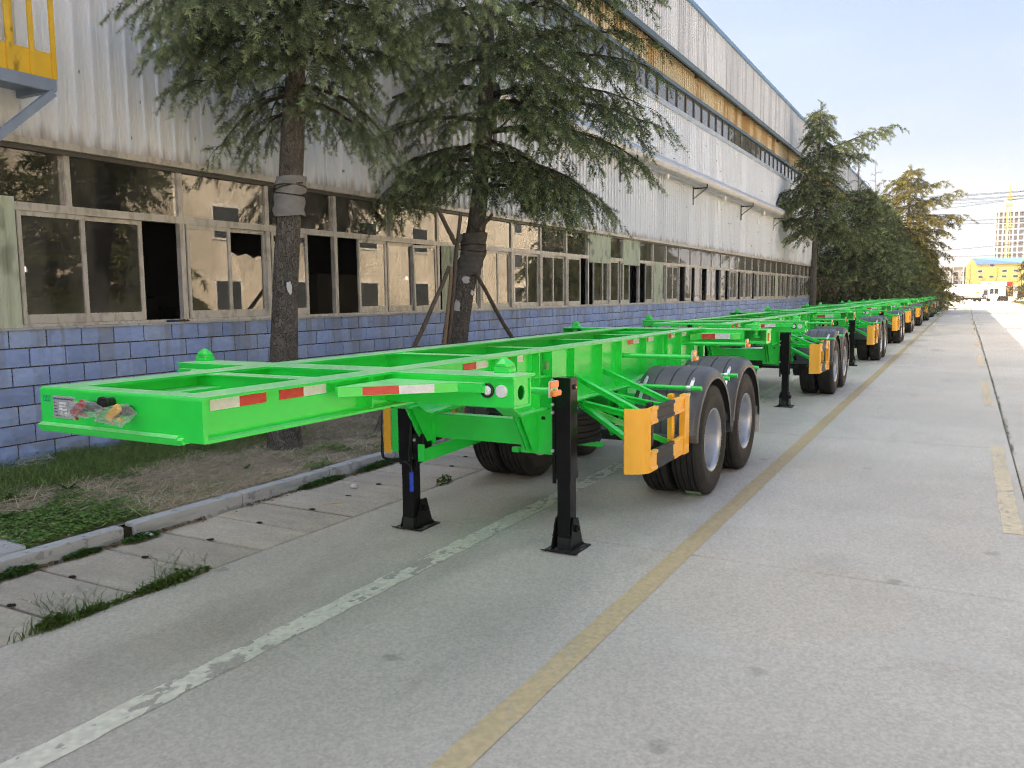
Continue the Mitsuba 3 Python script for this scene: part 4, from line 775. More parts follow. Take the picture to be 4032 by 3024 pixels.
# lamp arms
for y in (4.25, 7.05, 9.03):
    for s in (1, -1):
        A = part('lamp_arm', MB().tube([(.478 * s, y, 1.345), (1.185 * s, y, 1.345)], .0215, 12), smooth=50)
        part('lamp_plate', MB().box(*sorted((1.176 * s, 1.184 * s)), y - .055, y + .055, 1.315, 1.405), 'pale_plastic', parent=A)
        part('side_reflector', MB().mf(rbox(*sorted((1.1845 * s, 1.192 * s)), y - .052, y + .052, 1.366, 1.402, .003)), 'amber', parent=A)
        part('side_lamp', MB().mf(rbox(*sorted((1.1845 * s, 1.212 * s)), y - .05, y + .05, 1.318, 1.352, .007)), 'amber', parent=A, smooth=40)
# wheels, fenders, tubes
for yi, yw in enumerate((7.687, 8.997)):
    part('axle', MB().tube([(-.95, yw, .52), (.95, yw, .52)], .075, 14).tube([(-.60, yw, .52), (-.45, yw, .52)], .20, 18).tube([(.45, yw, .52), (.60, yw, .52)], .20, 18), 'plain_black', smooth=40)
    for s in (1, -1):
        part('leaf_spring', MB().prism([(yw - .55, .70), (yw - .3, .655), (yw, .635), (yw + .3, .655), (yw + .55, .70), (yw + .5, .72), (yw + .2, .72), (yw, .735), (yw - .2, .72), (yw - .5, .72)], *sorted((.42 * s, .50 * s)), 0), 'plain_black', lvl=1)
        part('spring_hanger', MB().prism([(yw - .72, 1.05), (yw - .48, 1.05), (yw - .55, .68), (yw - .58, .60), (yw - .64, .60), (yw - .68, .68)], *sorted((.405 * s, .415 * s)), 0).prism([(yw - .72, 1.05), (yw - .48, 1.05), (yw - .55, .68), (yw - .58, .60), (yw - .64, .60), (yw - .68, .68)], *sorted((.505 * s, .515 * s)), 0).tube([(.38 * s, yw - .61, .665), (.54 * s, yw - .61, .665)], .025, 10).tube([(.40 * s, yw - .6, .83), (.52 * s, yw - .6, .83)], .03, 10), lvl=1)
        for wx, flip in ((1.06, 1), (.75, -1)):
            wk = None
            PARTS.append(('wheel', ('tyre', 'rim', wx * s, yw, s * flip), None, 0))
        # fender
        xs = np.array([.585, .60, .61, .74, .745, .755, .76, .89, .895, .905, .91, 1.04, 1.045, 1.055, 1.06, 1.13, 1.165, 1.19, 1.205, 1.21, 1.21])
        dr_ = np.array([-.03, -.004, 0, .006, -.004, -.004, .008, .010, -.002, -.002, .010, .010, -.002, -.002, .008, .004, -.008, -.030, -.058, -.062, -.095])
        th = np.radians(np.linspace(-1 if yi else 4, 172, 36)); R0 = .685
        Pg = np.stack([np.broadcast_to(xs * s, (36, len(xs))), yw - np.cos(th)[:, None] * (R0 + dr_)[None] * -1, .52 + np.sin(th)[:, None] * (R0 + dr_)[None]], -1)
        P2 = np.stack([np.broadcast_to(xs * s, (36, len(xs))), yw + np.cos(th)[:, None] * (R0 + dr_ - .010)[None], .52 + np.sin(th)[:, None] * (R0 + dr_ - .010)[None]], -1)
        fm = MB().grid(Pg).grid(P2, True); fm.grid(np.stack([Pg[:, -1], P2[:, -1]], 1)); fm.grid(np.stack([Pg[0], P2[0]], 0)); fm.grid(np.stack([Pg[-1], P2[-1]], 0))
        fk = part('fender', fm, 'fender_plastic', smooth=35)
        for dy in (-.50, .475):
            y = yw + dy
            part('fender_tube', MB().tube([(.478 * s, y, 1.058), (1.215 * s, y, 1.058)], .021, 12), smooth=50)
            for xq in (.66, 1.10):
                a = math.atan2(.538, dy); tl = lambda r, t: (xq * s, yw + math.cos(t) * r, .52 + math.sin(t) * r); sg = -1 if dy < 0 else 1
                cl = MB()
                for t0, t1 in ((a - .20, a - .03), (a + .03, a + .20)): cl.bar(tl(.699, t0), tl(.699, t1), .032, .008, (0, math.cos(a), math.sin(a)))
                cl.lathe([(xq * s - .018, .024), (xq * s + .018, .024)], 0, 12, (0, y, 1.058)); cl.lathe([(xq * s - .018, .0), (xq * s - .018, .024)], 0, 12, (0, y, 1.058)); cl.lathe([(xq * s + .018, .024), (xq * s + .018, .0)], 0, 12, (0, y, 1.058))
                t = a - .22 * sg * -1; cl.mf(hull([(tl(.703, a + .22), .013), (tl(.703, a + .20), .012)])); cl.mf(hull([(tl(.703, a - .22), .013), (tl(.703, a - .20), .012)]))
                part('clamp', cl, 'zinc', parent=fk, lvl=1)
        if yi == 0: part('fender_rail', MB().mf(rbox(*sorted((.55 * s, 1.245 * s)), 6.965, 7.01, .60, .66, .008)), 'fender_plastic', smooth=40)
        if yi == 0: part('fender_clip', MB().mf(rbox(*sorted((1.16 * s, 1.215 * s)), 8.33, 8.36, .55, .64, .006)).mf(rbox(*sorted((1.16 * s, 1.215 * s)), 8.30, 8.325, .50, .60, .006)), 'fender_plastic', lvl=1)
        if yi == 1: part('mud_flap', MB().mf(rbox(*sorted((.62 * s, 1.20 * s)), 9.655, 9.667, .30, .60, .005)), 'pale_plastic')
part('tyre_sticker', MB().lathe([(1.06 - .08, .5295), (1.06 - .02, .5295)], 0, 90).get(), 'sticker_green', lvl=2) if False else None
# spare wheel lying flat under the frame
def spare():
    b = MB().lathe([(z, r) for z, r in tyre_profile(R=.50, hi=True)], 2, 48, (0, 6.5, .775)); return b
SPW = part('spare_wheel', spare(), 'rubber', smooth=35); part('spare_rim', MB().lathe([(a, r) for a, r in rim_profile()], 2, 36, (0, 6.5, .775)), 'wheel_silver', smooth=35, parent=SPW)
part('spare_carrier', MB().box(-.03, .03, 5.95, 7.05, .60, .64).box(-.55, .55, 6.47, 6.53, .60, .638), lvl=1)
# side guards
YG, GK = 'yellow_guard', 'guard_black'
for s in (1, -1):
    ang = np.linspace(0, 1, 9); cx_ = 1.161 - .19 * ang ** 1.7; cy_ = 6.005 - .135 * np.sqrt(ang)
    cx_, cy_ = 1.161 - .16 * (1 - np.cos(ang * 1.15)) / (1 - math.cos(1.15)), 6.0 - .15 * np.sin(ang * 1.15) / math.sin(1.15)
    o_ = np.stack([cx_, cy_], 1); i_ = o_ + np.array([-.006, .006]); sx = 0 if s > 0 else -.13; gp = [(x * s + sx, y - .1 * (s < 0)) for x, y in np.vstack([o_, i_[::-1]])]
    G_ = part('side_guard', MB().prism(gp, .527, 1.032, 2), YG, smooth=30)
    for z0, z1 in ((.898, 1.030), (.530, .688)):
        for y0, y1, mt, nm_ in ((6.0, 6.147, YG, 'yellow_rail'), (6.1475, 6.565, GK, 'black_rail'), (6.5655, 6.836, YG, 'yellow_rail')):
            zc = [(1.135, z0), (1.166, z0), (1.170, z0 + .004), (1.170, z0 + .026), (1.160, z0 + .034), (1.160, z1 - .034), (1.170, z1 - .026), (1.170, z1 - .004), (1.166, z1), (1.135, z1)]
            part(nm_, MB().prism([(x * s, z) for x, z in zc], y0, y1, 1), mt, parent=G_)
    part('end_post', MB().mf(rbox(*sorted((1.120 * s, 1.174 * s)), 6.8365, 6.965, .522, 1.040, .004)), YG, parent=G_)
    for y in (6.16, 6.70): part('inner_post', MB().box(*sorted((1.06 * s, 1.10 * s)), y, y + .075, .60 if y > 6.5 else .69, 1.055 if y > 6.5 else 1.045), YG if y > 6.5 else GK, parent=G_)
    for a_, b__ in (((.478, 6.62, 1.275), (1.09, 6.62, 1.025)), ((.478, 6.09, 1.256), (1.08, 5.97, 1.01)), ((.478, 6.18, 1.035), (1.02, 5.90, 1.0)), ((.50, 6.16, 1.02), (1.02, 5.90, .80)), ((.478, 6.75, 1.04), (1.07, 6.50, 1.0)), ((.62, 6.16, .97), (1.08, 6.73, .655)), ((.478, 6.55, 1.12), (.80, 6.62, .98))):
        part('guard_brace', MB().bar((a_[0] * s, *a_[1:]), (b__[0] * s, *b__[1:]), .048, .008).bar(np.array([a_[0] * s, *a_[1:]]) - [0, 0, .022], np.array([b__[0] * s, *b__[1:]]) - [0, 0, .022], .008, .044))
# rear bolster
RB = MB(); zt = 1.484
RB.prism(Polygon([(9.598, 1.322), (9.83, 1.322), (9.83, zt - .012), (9.598, zt - .012)]).difference(sbox(9.606, 1.330, 9.822, zt - .02)), -1.02, 1.02, 0).box(-1.275, 1.275, 9.58, 9.85, zt - .0115, zt)
for s in (1, -1): RB.box(*sorted((1.262 * s, 1.27 * s)), 9.598, 9.83, 1.322, zt - .012).box(*sorted((1.021 * s, 1.261 * s)), 9.80, 9.83, 1.322, zt - .012).box(*sorted((1.021 * s, 1.261 * s)), 9.598, 9.83, 1.322, 1.335).box(*sorted((1.021 * s, 1.261 * s)), 9.598, 9.606, 1.336, 1.352)
RBK = part('rear_bolster', RB)
for s in (1, -1):
    poly = [(.541, 9.08), (.541, 9.597), (1.0, 9.597), (1.0, 9.50), (.93, 9.44), (.56, 9.38)]
    part('corner_ledge', MB().prism([(x * s, y) for x, y in poly], 1.375, 1.44, 2), parent=RBK)
    part('red_tape', MB().prism([(x * s, y) for x, y in ((.585, 9.3805), (.735, 9.405), (.735, 9.403), (.585, 9.3785))], 1.38, 1.436, 2), 'tape_red', parent=RBK, lvl=1)
    part('white_tape', MB().prism([(x * s, y) for x, y in ((.7355, 9.405), (.90, 9.432), (.90, 9.430), (.7355, 9.403))], 1.38, 1.436, 2), 'tape_white', parent=RBK, lvl=1)
    twist_lock(1.13 * s, 9.70, zt + .001, True)
    part('tail_marker', MB().mf(rbox(*sorted((1.2705 * s, 1.282 * s)), 9.68, 9.75, 1.35, 1.44, .004)), 'amber', parent=RBK, lvl=1)
part('rear_cross_member', MB().box(-.462, .462, 9.2, 9.26, 1.13, 1.46).box(-.95, .95, 9.70, 9.76, .62, .74).box(-.52, -.46, 9.70, 9.76, .741, 1.32).box(.46, .52, 9.70, 9.76, .741, 1.32))
part('air_tank', MB().lathe([(-.38, 0), (-.38, .08), (-.35, .11), (.35, .11), (.38, .08), (.38, 0)], 0, 18, (0, 8.35, .80)), GP, smooth=40, lvl=1)
tyre_ply = {True: mikit.ply(tyre_mesh(True), 'rubber', smooth=32), False: mikit.ply(tyre_mesh(False), 'rubber', smooth=32)}
rim_ply = {True: mikit.ply(MB().lathe(rim_profile(), 0, 48).get(), 'wheel_silver', smooth=35), False: mikit.ply(MB().lathe(rim_profile(), 0, 24).get(), 'wheel_silver', smooth=35)}
hole = MB()
for k in range(10): hole.lathe([(-.030, 0), (-.030, .018), (-.045, .024)], 0, 10, (0, .165 * math.cos(k * PI / 5), .165 * math.sin(k * PI / 5)))
stick = MB(); g = np.radians(np.linspace(-122, -103, 8)); P0 = np.stack([np.stack([0 * g + x, np.cos(g) * .5305, np.sin(g) * .5305], 1) for x in (-.055, .085)], 1); stick.grid(P0)
stick_ply = mikit.ply(stick.get(), 'sticker_green')
POS = [(0, 0, 0.0), (-.05, 8.77, .10), (.0, 17.5, -.05), (-.03, 26.15, .1), (-.14, 35.0, .1), (-.15, 43.9, 0), (-.12, 52.9, -.1), (-.10, 61.6, 0), (-.16, 70.6, .1), (-.22, 79.3, 0)]
ORD = ['nearest green skeletal container trailer, its bare front beam towards the viewer', 'second green container trailer in the row, close behind the nearest one', 'third green container trailer in the row', 'fourth green container trailer in the row', 'fifth green container trailer in the row', 'sixth green container trailer in the row', 'seventh green container trailer in the row', 'eighth green container trailer in the row', 'ninth green container trailer, last but one of the row', 'last green container trailer at the far end of the row']
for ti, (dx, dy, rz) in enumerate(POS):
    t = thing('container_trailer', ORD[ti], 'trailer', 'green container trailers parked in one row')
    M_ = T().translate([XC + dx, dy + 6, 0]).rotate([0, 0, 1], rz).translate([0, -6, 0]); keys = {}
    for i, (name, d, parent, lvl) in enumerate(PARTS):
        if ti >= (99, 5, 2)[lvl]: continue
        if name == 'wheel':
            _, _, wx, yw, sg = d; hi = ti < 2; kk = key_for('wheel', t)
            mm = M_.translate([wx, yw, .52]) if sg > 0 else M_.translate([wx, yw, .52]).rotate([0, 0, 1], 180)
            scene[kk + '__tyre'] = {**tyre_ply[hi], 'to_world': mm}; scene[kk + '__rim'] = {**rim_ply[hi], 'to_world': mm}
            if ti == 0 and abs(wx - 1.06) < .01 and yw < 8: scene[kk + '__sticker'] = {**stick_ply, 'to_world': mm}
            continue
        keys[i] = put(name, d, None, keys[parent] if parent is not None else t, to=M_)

# ================================================================ trees
def twig_template(n, w, l, r, spread=.9):
    """needles along +x, unit length: one triangle each"""
    t = np.sort(r.random(n)) ** .8; a = r.random(n) * 2 * PI; f = .35 + .5 * r.random(n)
    d = np.stack([f, np.cos(a) * spread, np.sin(a) * spread], 1); d /= np.linalg.norm(d, axis=1, keepdims=True)
    s = np.cross(d, r.normal(0, 1, (n, 3))); s /= np.linalg.norm(s, axis=1, keepdims=True)
    b = np.stack([t, 0 * t, 0 * t], 1); L = l * (.6 + .6 * r.random(n))[:, None]
    V = np.stack([b - s * w / 2, b + s * w / 2, b + d * L], 1); return V, t
def place_twigs(pos, dirn, length, tmpl, base, tip, r, var=.16):
    n = len(pos); x = dirn / np.linalg.norm(dirn, axis=1, keepdims=True); u = r.normal(0, 1, (n, 3)); y = np.cross(x, u); y /= np.linalg.norm(y, axis=1, keepdims=True); z = np.cross(x, y)
    which = r.integers(len(tmpl), size=n); VV, CC = [], []
    for k, (V, t) in enumerate(tmpl):
        m = which == k
        if not m.any(): continue
        q = V[None] * length[m][:, None, None, None]
        W_ = q[..., 0:1] * x[m][:, None, None] + q[..., 1:2] * y[m][:, None, None] + q[..., 2:3] * z[m][:, None, None] + pos[m][:, None, None]
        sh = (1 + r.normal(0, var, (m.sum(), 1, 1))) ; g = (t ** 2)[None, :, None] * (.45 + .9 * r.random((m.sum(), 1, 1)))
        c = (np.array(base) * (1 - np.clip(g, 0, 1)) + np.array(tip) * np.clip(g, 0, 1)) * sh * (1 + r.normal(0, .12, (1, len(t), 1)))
        VV.append(W_.reshape(-1, 3)); CC.append(np.repeat(np.broadcast_to(c, (m.sum(), len(t), 3)).reshape(-1, 3), 3, 0))
    V = np.vstack(VV); return V, np.arange(len(V)).reshape(-1, 3), np.clip(np.vstack(CC), .004, .9)
def limb_points(b, az, L, rise, sag, r, n=9):
    u = np.linspace(0, 1, n); d = np.array([math.cos(az), math.sin(az)]); wob = np.cumsum(r.normal(0, .03, (n, 2)), 0) * L * .35
    P = np.zeros((n, 3)); P[:, :2] = b[:2] + d * (L * u * (1 - .08 * sag * u))[:, None] + wob; P[:, 2] = b[2] + L * (rise * u - sag * u ** 2.2); return P
def cedar(name, label, trunk, tr, limbs, seed, tmpl, twig_len, base, tip, dens=1.0, top=None, group=None, bark='bark', hang=.42, trunk_sides=14, sub=True):
    r = np.random.default_rng(seed); k = thing(name, label, 'tree', group)
    tp = np.array(trunk, float); s = np.linspace(0, 1, 26); ts = np.concatenate([[0], np.cumsum(np.linalg.norm(np.diff(tp, axis=0), axis=1))]); ts /= ts[-1]
    path = np.stack([np.interp(s, ts, tp[:, i]) for i in range(3)], 1); rad = np.interp(s, [0, .03, .12, 1], [tr * 1.5, tr * 1.15, tr, tr * .12])
    tb = MB().tube(path, rad, trunk_sides).get(); v = np.array(tb.vertices)
    if trunk_sides > 10: v += (meshkit.fbm(v * np.array([7, 7, 3.0]), 3, seed)[:, None] - .5) * .05 * np.array([1, 1, 0])
    tb.vertices = v; put('trunk', tb, bark, k, smooth=True)
    lm = MB(); pos, drn, ln = [], [], []
    at = lambda z: np.array([np.interp(z, path[:, 2], path[:, 0]), np.interp(z, path[:, 2], path[:, 1]), z])
    for z, az, L, rise, sag in limbs:
        P = limb_points(at(z), az, L, rise, sag, r); lm.tube(P, np.linspace(.022 * L ** .8 + .006, .004, len(P)), 5, False)
        nb = max(6, int(L * 11 * dens)); us = np.linspace(.10, 1.0, nb) + r.normal(0, .015, nb)
        for q, u in enumerate(us):
            u = min(max(u, .05), 1); i = u * (len(P) - 1); j = min(int(i), len(P) - 2); p = P[j] * (1 - (i - j)) + P[j + 1] * (i - j); t = P[j + 1] - P[j]; t /= np.linalg.norm(t)
            side = (1 if q % 2 else -1); ang = math.radians(r.uniform(38, 78)) * side if u < .97 else 0
            d = np.array([t[0] * math.cos(ang) - t[1] * math.sin(ang), t[0] * math.sin(ang) + t[1] * math.cos(ang), t[2] * .6 + r.normal(-.02, .10)]); d /= np.linalg.norm(d)
            l = L * (.42 * (1 - u) ** .8 + .13) * r.uniform(.65, 1.2) + twig_len * .4
            Q = np.array([p + d * l * w + np.array([0, 0, -l * hang * w ** 2.2]) for w in np.linspace(0, 1, 6)]); lm.tube(Q, np.linspace(.0065 + .004 * (1 - u), .0018, 6), 3, False)
            nt = max(4, int(l / twig_len * 5.2 * dens ** .5))
            for w in np.linspace(.12, 1, nt):
                i2 = w * 5; j2 = min(int(i2), 4); pp_ = Q[j2] * (1 - (i2 - j2)) + Q[j2 + 1] * (i2 - j2); t2 = Q[j2 + 1] - Q[j2]; t2 /= np.linalg.norm(t2)
                a2 = math.radians(r.uniform(25, 75)) * (1 if r.random() < .5 else -1) * (w < .97)
                d2 = np.array([t2[0] * math.cos(a2) - t2[1] * math.sin(a2), t2[0] * math.sin(a2) + t2[1] * math.cos(a2), t2[2] - r.uniform(.05, .75) * hang * 1.6]) + r.normal(0, .12, 3)
                pos.append(pp_); drn.append(d2); ln.append(twig_len * r.uniform(.55, 1.25))
    if top is not None:
        for q in range(int(26 * dens)):
            z = path[-1, 2] - q / 26 / dens * top; pos.append(at(min(z, path[-1, 2] - .001))); a = r.random() * 2 * PI; drn.append(np.array([math.cos(a), math.sin(a), .5])); ln.append(twig_len * (.5 + q / 26))
    put('branches', lm.get(), 'branch_bark', k)
    V, F, C = place_twigs(np.array(pos), np.array(drn), np.array(ln), tmpl, base, tip, r)
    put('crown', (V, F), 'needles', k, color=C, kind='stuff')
    return k
rt = np.random.default_rng(99)
NEAR = [twig_template(84, .034, .21, rt, 1.2) for _ in range(6)]
MID = [twig_template(36, .075, .27, rt, 1.0) for _ in range(5)]
FAR = [twig_template(24, .11, .34, rt, 1.0) for _ in range(5)]
def limb_set(n, z0, z1, L0, L1, seed, rise=(.05, .35), sag=(.25, .6), pw=1.0):
    r = np.random.default_rng(seed); out = []
    for k in range(n):
        f = (k + r.random()) / n; z = z0 + (z1 - z0) * f ** pw; L = (L0 + (L1 - L0) * f) * r.uniform(.75, 1.15); out.append((z, k * 2.399 + r.normal(0, .35), L, r.uniform(*rise), r.uniform(*sag)))
    return out
D_ = math.radians
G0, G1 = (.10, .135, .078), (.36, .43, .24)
t1 = [(-7.0, 7.16, -.1), (-7.0, 7.20, 1.2), (-7.0, 7.27, 2.1), (-7.0, 7.40, 3.0), (-7.0, 7.47, 3.6), (-7.0, 7.57, 4.4), (-6.98, 7.62, 6), (-6.95, 7.65, 12.5)]
hand1 = [(4.25, D_(210), .95, -.05, .55), (4.1, D_(198), .6, -.25, .5), (4.5, D_(230), 1.15, .10, .30), (4.7, D_(206), 1.3, .12, .26), (4.85, D_(222), 1.4, .15, .24), (5.0, D_(203), 1.55, .18, .22), (4.2, D_(30), 1.0, -.05, .55), (4.35, D_(18), 1.2, -.05, .5), (4.8, D_(40), 1.4, .18, .3), (4.95, D_(12), 1.5, .2, .28), (4.75, D_(300), 1.3, .2, .3), (4.95, D_(270), 1.7, .18, .32), (4.65, D_(335), 1.3, .15, .4), (5.0, D_(345), 1.8, .2, .35), (4.4, D_(150), 1.0, .1, .4), (4.6, D_(100), 1.3, .1, .4), (5.1, D_(285), 2.0, .2, .36), (5.2, D_(250), 1.7, .2, .3), (5.25, D_(318), 2.0, .22, .34), (5.35, D_(25), 2.3, .25, .3)]
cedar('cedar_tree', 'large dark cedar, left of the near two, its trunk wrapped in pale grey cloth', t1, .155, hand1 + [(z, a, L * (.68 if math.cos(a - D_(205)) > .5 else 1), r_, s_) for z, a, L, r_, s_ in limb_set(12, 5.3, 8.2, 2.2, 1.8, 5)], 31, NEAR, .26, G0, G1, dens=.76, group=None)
t2 = [(-7.2, 11.05, -.1), (-7.2, 11.22, 1.2), (-7.2, 11.56, 2.04), (-7.2, 11.81, 2.6), (-7.2, 12.04, 3.3), (-7.2, 12.09, 3.85), (-7.18, 12.24, 4.7), (-7.15, 12.4, 7), (-7.1, 12.5, 13.5)]
hand2 = [(3.85, D_(25), 1.9, .20, .45), (3.95, D_(40), 2.2, .25, .50), (3.7, D_(15), 1.6, .10, .42), (4.0, D_(5), 2.1, .2, .48), (4.15, D_(212), 1.9, .05, .42), (3.95, D_(225), 1.7, .02, .40), (4.35, D_(200), 2.1, .1, .4), (3.75, D_(300), 1.0, .1, .3), (4.3, D_(285), 1.6, .15, .45), (4.6, D_(30), 2.6, .2, .36), (4.9, D_(15), 2.8, .25, .34), (5.2, D_(38), 2.9, .28, .32), (5.6, D_(22), 2.7, .3, .3), (6.0, D_(35), 2.6, .32, .26), (6.4, D_(12), 2.5, .35, .26), (4.8, D_(215), 2.2, .15, .38), (5.3, D_(205), 2.4, .2, .36), (4.9, D_(330), 2.2, .18, .42), (5.5, D_(310), 2.4, .2, .4), (4.5, D_(100), 1.8, .1, .4), (4.2, D_(340), 1.9, .12, .5), (5.9, D_(225), 2.4, .2, .36)]
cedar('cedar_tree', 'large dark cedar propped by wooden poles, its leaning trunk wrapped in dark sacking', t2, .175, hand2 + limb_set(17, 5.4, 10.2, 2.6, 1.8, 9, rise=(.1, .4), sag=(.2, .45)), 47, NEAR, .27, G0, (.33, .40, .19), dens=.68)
# wrappings, rope, whitewash
def wrap(key, path, z0, z1, r0, seed, mat, name='trunk_wrap', folds=.02):
    n, m = 30, 36; z = np.linspace(z0, z1, n); p = np.array(path, float); c = np.stack([np.interp(z, p[:, 2], p[:, 0]), np.interp(z, p[:, 2], p[:, 1])], 1); g = np.linspace(0, 2 * PI, m)
    Z, Gg = np.meshgrid(z, g, indexing='ij'); q = np.stack([np.cos(Gg) * 1.2, np.sin(Gg) * 1.2, Z * 5], -1)
    R = r0 + folds * (meshkit.fbm(q + seed, 3, seed) * 2 - .8) + .008 * np.sin(Z * 42 + 2 * np.sin(Gg)); P = np.stack([c[:, :1] + R * np.cos(Gg), c[:, 1:] + R * np.sin(Gg), Z + .03 * (meshkit.noise(q * .7 + 9) - .5)], -1)
    put(name, MB().grid(P, True).get(), mat, key, smooth=True)
wrap('cedar_tree', t1, 2.84, 3.30, .172, 3, 'burlap'); wrap('cedar_tree_001', t2, 2.24, 2.93, .20, 8, 'burlap_dark', folds=.045)
def rope(key, path, z, r0, turns, mat='branch_bark'):
    g = np.linspace(0, 2 * PI * turns, 40 * turns); p = np.array(path, float); zz = z + .05 * np.sin(g * .7) + g * .006; pts = np.stack([np.interp(zz, p[:, 2], p[:, 0]) + r0 * np.cos(g), np.interp(zz, p[:, 2], p[:, 1]) + r0 * np.sin(g), zz], 1); put('rope', MB().tube(pts, .007, 5).get(), mat, key)
rope('cedar_tree', t1, 3.08, .186, 3); rope('cedar_tree_001', t2, 2.62, .232, 2)
def patch(key, path, z, az, h, w, r0, seed):
    r = np.random.default_rng(seed); c = np.array([np.interp(z, [q[2] for q in path], [q[i] for q in path]) for i in (0, 1)]); pts = []
    for k in range(14): a = 2 * PI * k / 14; pts.append((math.cos(a) * w * r.uniform(.45, 1), math.sin(a) * h * r.uniform(.5, 1)))
    V = [[c[0] + r0 * math.cos(az), c[1] + r0 * math.sin(az), z]] + [[c[0] + r0 * math.cos(az + x / r0), c[1] + r0 * math.sin(az + x / r0), z + y] for x, y in pts]
    put('whitewash_patch', MB().add(V, [[0, 1 + k, 1 + (k + 1) % 14] for k in range(14)]).get(), 'whitewash', key)
patch('cedar_tree', t1, 2.02, D_(330), .10, .05, .178, 1); patch('cedar_tree_001', t2, 1.72, D_(285), .17, .07, .205, 2); patch('cedar_tree_001', t2, 2.16, D_(300), .09, .09, .20, 3); patch('cedar_tree_001', t2, 1.95, D_(345), .06, .04, .205, 4)
# wooden props
def prop(label, a, b_, r0, mat='prop_wood', seed=1):
    n = 9; u = np.linspace(0, 1, n)[:, None]; r = np.random.default_rng(seed); P = np.array(a) * (1 - u) + np.array(b_) * u + r.normal(0, .006, (n, 3)); put('wooden_prop', MB().tube(P, np.linspace(r0 * 1.1, r0 * .85, n), 9).get(), mat, smooth=50, label=label, cat='wooden prop', group='poles propping the cedar')
prop('dark wooden pole leaning from the left ground up to the propped cedar', (-6.75, 8.55, .1), (-6.93, 10.72, 2.34), .035, seed=1)
prop('dark broken pole stub slanting up left beside the propped cedar', (-6.92, 10.86, 2.70), (-6.9, 10.36, 3.18), .035, seed=2)
prop('pale upright wooden pole, left one of the pair beside the propped cedar', (-6.78, 10.08, .1), (-6.9, 10.70, 2.32), .033, 'prop_wood_pale', 3)
prop('grey upright pole with its top above the window transom beside the cedar', (-6.86, 10.30, .1), (-6.9, 10.99, 3.18), .032, seed=4)
prop('thin grey pole just right of the tall one beside the cedar', (-6.9, 10.45, 1.2), (-6.95, 11.08, 3.12), .026, seed=7)
prop('dark wooden pole leaning from the right ground up to the propped cedar', (-6.9, 13.75, .1), (-6.93, 11.47, 2.26), .036, seed=5)
prop('short dark stub slanting up right of the propped cedar trunk', (-6.93, 11.58, 2.95), (-6.86, 11.92, 3.22), .03, seed=6)

# trees farther along the wall
def cone_limbs(n, z0, z1, L0, L1, seed, rise=(.0, .3), sag=(.1, .35)): return limb_set(n, z0, z1, L0, L1, seed, rise, sag)
gA, gB = (.105, .135, .070), (.29, .34, .15)
V_ = lambda x, y, h, lean=0: [(x, y, 0), (x + lean * .3, y, h * .4), (x + lean, y, h)]
cedar('cedar_tree', 'tall narrow cedar beyond the near two, its thin pointed top against the hall roof', V_(-6.95, 44.8, 11.4, .15), .17, cone_limbs(50, 5.0, 11.0, 1.8, .35, 12, (-.05, .25), (.15, .5)) + [(8.9, D_(10), 3.1, .35, .0), (8.7, D_(30), 2.2, .2, .15), (6.7, D_(205), 2.7, -.05, .2), (7.2, D_(200), 2.2, 0, .2), (5.4, D_(20), 2.6, .0, .2)], 61, MID, .42, gA, gB, dens=.62, top=1.0, trunk_sides=12)
FG = None
specs = [('broad dark cedar with a leaning dark trunk just past the tall narrow one', -6.6, 56.5, 8.6, 4.3, 1.2, gA, gB, .5), ('bushy dark cedar behind the one with the leaning trunk', -6.3, 64, 9.0, 3.9, .9, gA, gB, .4), ('dark cedar in the middle of the dense row beyond the hall', -6.1, 73, 8.8, 4.4, .9, (.11, .135, .065), (.30, .33, .13), .3), ('yellow-green cedar with a tall sunlit ragged top', -4.9, 80, 12.6, 4.4, 1.0, (.14, .14, .05), (.42, .37, .10), .3), ('olive cedar right of the yellow-green one, low over the trailers', -4.9, 90, 8.6, 3.6, .8, (.12, .135, .055), (.34, .34, .12), 0), ('last dark cedar at the far end of the row', -5.2, 104, 8.8, 3.7, .8, (.10, .125, .055), (.30, .32, .12), 0), ('small cedar peeping out behind the last dark one', -5.2, 122, 8.0, 3.3, .8, (.11, .135, .055), (.32, .32, .12), 0)]
for i, (lb, x, y, h, L, zb, ca, cb, ln_) in enumerate(specs):
    extra = [(9.2, D_(20), 3.6, .30, -.02), (8.2, D_(0), 4.0, .12, .1), (9.8, D_(200), 3.2, .25, .0), (10.5, D_(20), 2.4, .3, 0), (10.9, D_(205), 2.0, .25, 0)] if 'ragged' in lb else []
    cedar('cedar_tree', lb, V_(x, y, h, ln_), .2, cone_limbs(46 if 'ragged' not in lb else 54, zb, h - .3, L, .6, 70 + i, (.0, .32), (.08, .32)) + extra, 80 + i, FAR, .62, ca, cb, dens=.36, top=1.0, trunk_sides=8, hang=.35)
